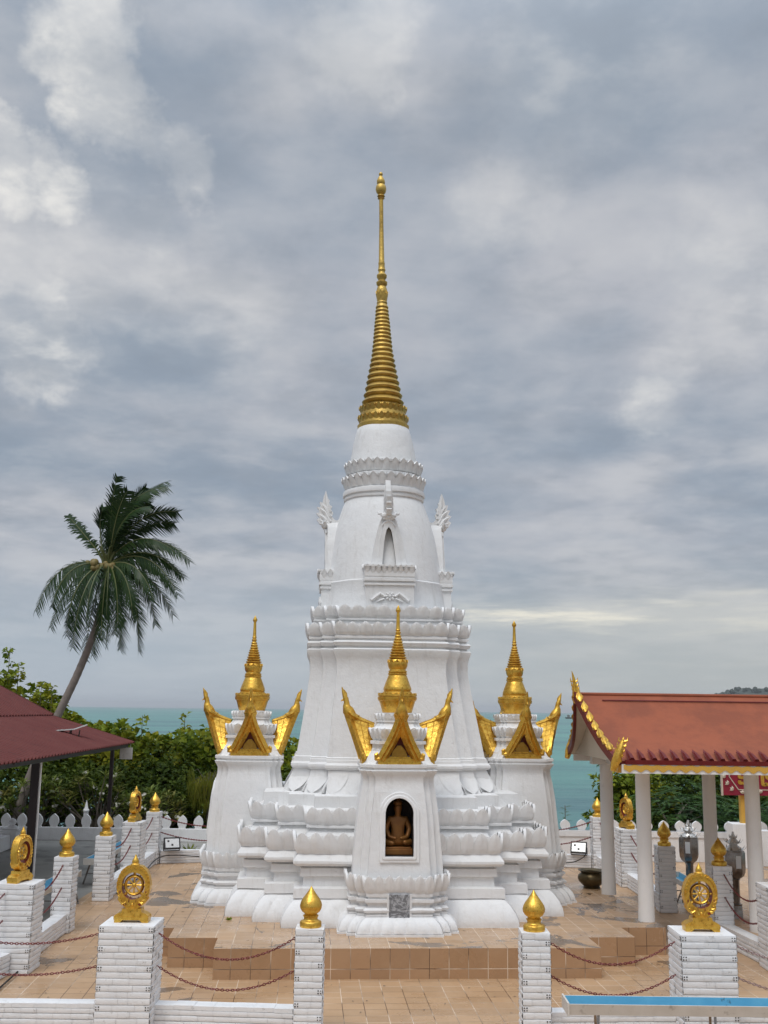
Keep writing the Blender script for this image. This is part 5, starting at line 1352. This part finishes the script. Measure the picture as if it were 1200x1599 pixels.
# drooping yellow-green tree beside the left shrine
def drooper(x, y, z, h, r, label, seed=3):
    random.seed(seed); t = thing('drooping_tree', label, 'tree', (x, y, z)); lf = MB().use('leafd'); tr = MB().use('twig')
    tr.tube([(0, 0, -.3), (.05, 0, h * .5), (0, 0, h * .9)], [.09, .07, .04], 7)
    for k in range(60):
        th = random.uniform(0, 2 * pi); rr_ = r * sqrt(random.random()); zt = h * random.uniform(.55, 1.0)
        tp = Vector((rr_ * cos(th), rr_ * sin(th), zt)); tr.tube([(0, 0, zt * .8), tp * .6 + Vector((0, 0, zt * .45)), tp], [.012, .008, .004], 4)
        for j in range(34):
            o = tp + rv() * .16; d = Vector((random.uniform(-.25, .25), random.uniform(-.25, .25), -1)).normalized(); l = random.uniform(.25, .6)
            s_ = Vector((cos(j), sin(j), 0)) * .011; i = [lf.pt(q) for q in (o - s_, o + s_, o + d * l + s_ * .2)]; lf.face(i)
    tr.obj('trunk', t, 40); lf.obj('crown', t, smooth=False, fixn=False)
drooper(-5.55, 35.2, -.2, 2.15, .62, 'drooping yellow green tree against the left side of the left shrine')
# young plant on back wall left
b = MB().use('leafa'); random.seed(2)
for k in range(40):
    th = random.uniform(0, 6.28); el = random.uniform(.3, 1.4); d = Vector((cos(th) * cos(el), sin(th) * cos(el), sin(el))); leaf(b, Vector((0, 0, 0)), d, Vector((sin(th), -cos(th), .2)), random.uniform(.2, .38), .035)
o = b.obj('grass_tuft', smooth=False, fixn=False); o.location = (-5.2, 30.2, 0.02); tag(o, 'small green tuft growing between the back low wall and the merlons', 'plant')
b = MB().use('leafa'); random.seed(8)
for k in range(26):
    th = random.uniform(0, 6.28); el = random.uniform(.2, 1.3); d = Vector((cos(th) * cos(el), sin(th) * cos(el), sin(el))); leaf(b, Vector((0, 0, 0)), d, Vector((sin(th), -cos(th), .2)), random.uniform(.03, .08), .02)
o = b.obj('weed', smooth=False, fixn=False); o.location = (-2.55, 19.0, .44); tag(o, 'tiny green weed at the foot of the stupa skirt on the left', 'plant')

# dry leaf scraps and grit blown over the tiles
random.seed(31); b = MB().use('twig')
for k in range(260):
    x = random.uniform(-5.6, 6.0); y = random.uniform(14.7, 28)
    z = .006
    lx, ly = abs((x - CX) * cos(A_T) + (y - CY) * sin(A_T)), abs(-(x - CX) * sin(A_T) + (y - CY) * cos(A_T))
    W_, s_ = 4.5, .77
    if (lx < W_ and ly < W_ - 2 * s_) or (lx < W_ - s_ and ly < W_ - s_) or (lx < W_ - 2 * s_ and ly < W_): z = .446
    th = random.uniform(0, 6.28); leaf(b, Vector((x, y, z)), Vector((cos(th), sin(th), .1)).normalized(), Vector((0, 0, 1)), random.uniform(.02, .07), random.uniform(.01, .03), .2)
tag(b.obj('leaf_litter', smooth=False, fixn=False), kind='stuff')
# feathery trees at right
def fern_crown(rx, ry, rz, nf, seed, name='crown'):
    random.seed(seed); b = MB().use('fern'); tips = []
    for k in range(nf):
        v = rv().normalized() * random.uniform(.5, 1.0); 
        if v.z < -.5: v.z *= .4
        c = Vector((v.x * rx, v.y * ry, v.z * rz)); tips.append(c)
        th = math.atan2(v.y, v.x) + random.uniform(-.8, .8); d = Vector((cos(th), sin(th), random.uniform(-.15, .25))).normalized()
        Lr = random.uniform(.45, .8); side = d.cross(Vector((0, 0, 1))).normalized()
        for j in range(9):
            p = c + d * Lr * j / 9 - Vector((0, 0, .25 * (j / 9) ** 2 * Lr))
            for s_ in (-1, 1):
                dd = (side * s_ + d * .45 - Vector((0, 0, .12))).normalized(); leaf(b, p, dd, Vector((0, 0, 1)), .20 * (1 - .4 * j / 9), .060, .05)
    return b.mesh(name, smooth=False, fixn=False), tips
cf = [fern_crown(2.1, 1.8, 1.35, 420, s_) for s_ in (2, 6)]; tf = [trunk_mesh(2.2, .15, c[1], 70 + i) for i, c in enumerate(cf)]
def placef(i, x, y, top, label, sc=1.0, rot=0):
    h, rz = 2.2, 1.35; zg = base_z(y); z = top - (h + rz) * sc
    o = tree(x, y, z, label, cf[i][0], tf[i], h, rot, sc, name='feathery_tree')
    if z > zg + .1:
        b = MB().use('twig'); dz = (z - zg) / sc; b.tube([(.1, 0, -dz - .5), (0, 0, .1)], [.22, .16], 8); b.obj('lower_trunk', o)
placef(0, 9.3, 34.6, 1.75, 'feathery tree behind the merlons in the middle of the pavilion opening', .9, 0)
placef(1, 11.0, 34.9, 1.45, 'feathery tree between the third and fourth pavilion columns', .9, 1.7)
placef(0, 12.9, 34.8, 1.6, 'feathery tree at the right edge below the red sign', 1.0, 3.1)
placef(1, 10.2, 36.6, 1.95, 'feathery tree one row farther back behind the pavilion', .9, 4.4)
for i, (x, y, top, lab) in enumerate(((8.75, 37.5, 2.1, 'rounded tree at the left end of the grove behind the pavilion'),
        (11.4, 38.5, 2.75, 'tall dark tree in the grove behind the second pavilion column'), (13.8, 38.5, 2.85, 'tall dark tree in the grove behind the red sign'),
        (10.0, 39.5, 2.7, 'tall dark tree in the grove right of the front left column'), (16.2, 37.5, 2.6, 'dark tree at the right end of the grove'), (8.5, 34.9, .95, 'low dark tree just over the merlons left of the front left column'))):
    place(1 if i not in (0,) else 0, i % 2, x, y, top, lab, (.80, .95, 1, .95, 1.0, .55)[i], i * 1.3)
# thin plant stalk over wall right of stupa
b = MB().use('leafb'); random.seed(4)
for k in range(14):
    z = .7 + k * .05; th = k * 2.4; leaf(b, Vector((0, 0, z)), Vector((cos(th), sin(th), .3)).normalized(), Vector((0, 0, 1)), .22, .05)
b.use('twig'); b.tube([(0, 0, 0), (0, 0, 1.4)], .012, 5)
o = b.obj('sapling', smooth=False, fixn=False); o.location = (5.25, 31.0, 0); tag(o, 'thin sapling at the wall right of the right shrine, against the sea', 'plant')

# ------------------------------------------------------------------ coconut palm
KP = 34.5 / 38
PC = Vector((-10.0 * KP, 34.5, 4 + 5.25 * KP))
palm = thing('coconut_palm', 'leaning coconut palm with wind blown crown on the left', 'palm tree', (-12.9 * KP, 34.5, base_z(34.5)))
off = -Vector(palm.location)
tp = [(-12.95, 38, -2.2), (-12.75, 38, -.6), (-12.5, 38, .6), (-12.2, 38, 1.65), (-11.85, 38, 2.6), (-11.33, 38, 3.85), (-10.85, 38, 5.0), (-10.5, 38, 5.97), (-10.25, 38, 6.8), (-10.08, 38, 7.7), (-10.0, 38, 9.1)]
tp = [(x * KP, 34.5, 4 + (z - 4) * KP) for x, y, z in tp]
b = MB().use('bark'); P_ = []
for i in range(len(tp) - 1):
    for k in range(8): P_.append(Vector(tp[i]).lerp(Vector(tp[i + 1]), k / 8))
P_.append(Vector(tp[-1])); n = len(P_)
# smooth the polyline and ring the bark
for _ in range(3): P_ = [P_[0]] + [(P_[i - 1] + P_[i] * 2 + P_[i + 1]) / 4 for i in range(1, n - 1)] + [P_[-1]]
b.tube([p + off for p in P_], [(.155 - .055 * i / n) * (1 + (.06 if i % 2 else 0)) for i in range(n)], 12); b.obj('trunk', palm, 60)
def frond(P0, tip, bow, seed, width=.62, side_droop=.5):
    """P0 root, tip, bow = control offset; returns mesh builder in palm space"""
    random.seed(seed); P0 = Vector(P0); T_ = Vector(tip) + Vector((random.uniform(-.15, .15), 0, random.uniform(-.15, .15))); Cc = (P0 + T_) / 2 + Vector(bow)
    b = MB(); n = 62; pts = []
    for k in range(n + 1):
        t = k / n; pts.append(P0 * (1 - t) ** 2 + Cc * 2 * t * (1 - t) + T_ * t * t)
    b.use('rachis'); b.tube([p + off for p in pts[::3]], [.028 * (1 - .85 * i / (len(pts[::3]) - 1)) + .002 for i in range(len(pts[::3]))], 5)
    b.use('palm')
    wind = Vector((.55, .1, -.1)); twist = random.choice((-1, 1)) * random.uniform(.45, 1.2)
    for k in range(5, n):
        t = k / n; p = pts[k]; d = (pts[k + 1] - pts[k - 1]).normalized()
        s_ = d.cross(Vector((0, 0, 1))); s_ = s_.normalized() if s_.length > .2 else d.cross(Vector((0, 1, 0))).normalized()
        u = s_.cross(d); s2 = s_ * cos(twist) + u * sin(twist)
        ll = width * (sin(pi * min(1, .12 + t * .80)) ** .6) * random.uniform(.6, 1.12)
        if random.random() < .05: continue
        for q in (-1, 1):
            dd = (s2 * q * .9 + d * .75 + Vector((0, 0, -side_droop)) * random.uniform(.5, 1.2) + wind * .35 * random.uniform(.6, 1.3)).normalized()
            m_ = p + dd * ll * .55; e = p + dd * ll + Vector((0, 0, -.14)) * ll + wind * .08
            wv_ = d * .023
            i = [b.pt(x + off) for x in (p - wv_, p + wv_, m_ + wv_ * .9, m_ - wv_ * .9, e)]
            b.face((i[0], i[1], i[2], i[3])); b.face((i[3], i[2], i[4]))
    return b
sc_ = 34.5 / 1650.
FR = [  # tip in photo pixels relative to the crown centre (x right, y down), depth, bow (x,z)
 (15, -132, -.2, -.15, .3), (48, -125, .5, -.3, .7), (98, -112, -.3, -.8, 1.1), (2, -118, .4, -.3, .2), (80, -122, .2, -.7, .8), (118, 60, -1.0, .3, 1.3), (125, 8, .3, .1, 1.5), (100, -62, .7, -.3, .9), (110, -75, .4, -.4, 1.1), (118, -5, -.5, -.1, 1.2), (112, 25, .5, .1, 1.25),
 (122, 30, -1.0, .2, 1.1), (112, 92, -.4, .3, .9), (108, 60, .9, .3, 1.1), (68, 122, -.8, .5, .7), (48, 140, .3, .5, .6), (28, 125, -1.2, .4, .6), (0, 150, -.8, .25, .5), (-8, 130, .8, .1, .6),
 (-45, 138, -.5, -.3, .7), (-62, 118, .4, -.4, .9), (-95, 88, -.4, -.5, 1.2), (-92, 110, .6, -.4, 1.1), (-62, -75, .1, -.3, .35), (-22, -85, .3, -.35, .3), (-10, -95, .8, -.2, .3),
 (60, -90, .2, -.4, .8), (-20, 120, -1.3, -.1, .5), (10, 128, -1.5, .1, .5), (38, 118, -1.4, .3, .6), (-40, 108, -1.2, -.3, .6), (62, 100, -1.3, .4, .7), (-5, 105, -1.6, 0, .4), (25, 100, -1.7, .2, .5), (90, 70, -1.2, .4, .9), (-70, 85, -1.0, -.4, .9), (30, -105, -.5, -.1, .5), (75, -80, -.6, -.3, .9), (75, 100, 1.0, .4, .9), (20, 145, 1.2, .2, .4), (88, -30, 1.2, -.2, 1.0), (-30, 150, .2, -.1, .6)]
for k, (dx, dy, dep, bx, bz_) in enumerate(FR):
    tip = PC + Vector((dx * sc_, dep, -dy * sc_))
    root = PC + Vector((.08 * (1 if dx > 0 else -1), .06 * dep, -.05 - (.15 if dy > 0 else 0)))
    fb = frond(root, tip, (bx, dep * .5, bz_), 100 + k, width=.66 if (dx, dy) != (-62, -75) else .42, side_droop=.55 if dy > -20 else .25)
    fb.obj('frond', palm, smooth=False, fixn=False)
random.seed(12)
for k in range(20):
    th = random.uniform(0, 2 * pi); r = random.uniform(.15, .42); b = MB().use('coconut')
    c = PC + off + Vector((-.18 + r * 1.2 * cos(th), -.32 + .5 * r * sin(th), -.20 + random.uniform(-.22, .12))); b.sphere(tuple(c), random.uniform(.085, .12), 9, 6, (1, 1, 1.15)); b.obj('coconut', palm, 60)
b = MB().use('rachis')
for k in range(14):
    th = k * 2.4; b.tube([PC + off + Vector((.06 * cos(th), .06 * sin(th), -.45 + k * .03)), PC + off + Vector((.16 * cos(th), .16 * sin(th), -.15 + k * .03)), PC + off + Vector((.30 * cos(th), .30 * sin(th), .05 + k * .03))], [.07, .05, .03], 5)
b.obj('crown_shaft', palm)

# ================================================================== HAZE
m = bpy.data.materials.new('haze_air'); m.use_nodes = True
T = NT(m.node_tree); T.n.clear()
vol = T.new('ShaderNodeVolumePrincipled', inp={'Color': (.93, .96, 1, 1), 'Density': .00005, 'Anisotropy': .2})
T.l.new(vol.outputs[0], T.new('ShaderNodeOutputMaterial').inputs['Volume'])
b = MB(); b.box((0, 19000, 60), (95000, 46000, 180)); me = b.mesh('haze', smooth=False); me.materials.append(m)
o = bpy.data.objects.new('haze', me); COL.objects.link(o); tag(o, kind='stuff')
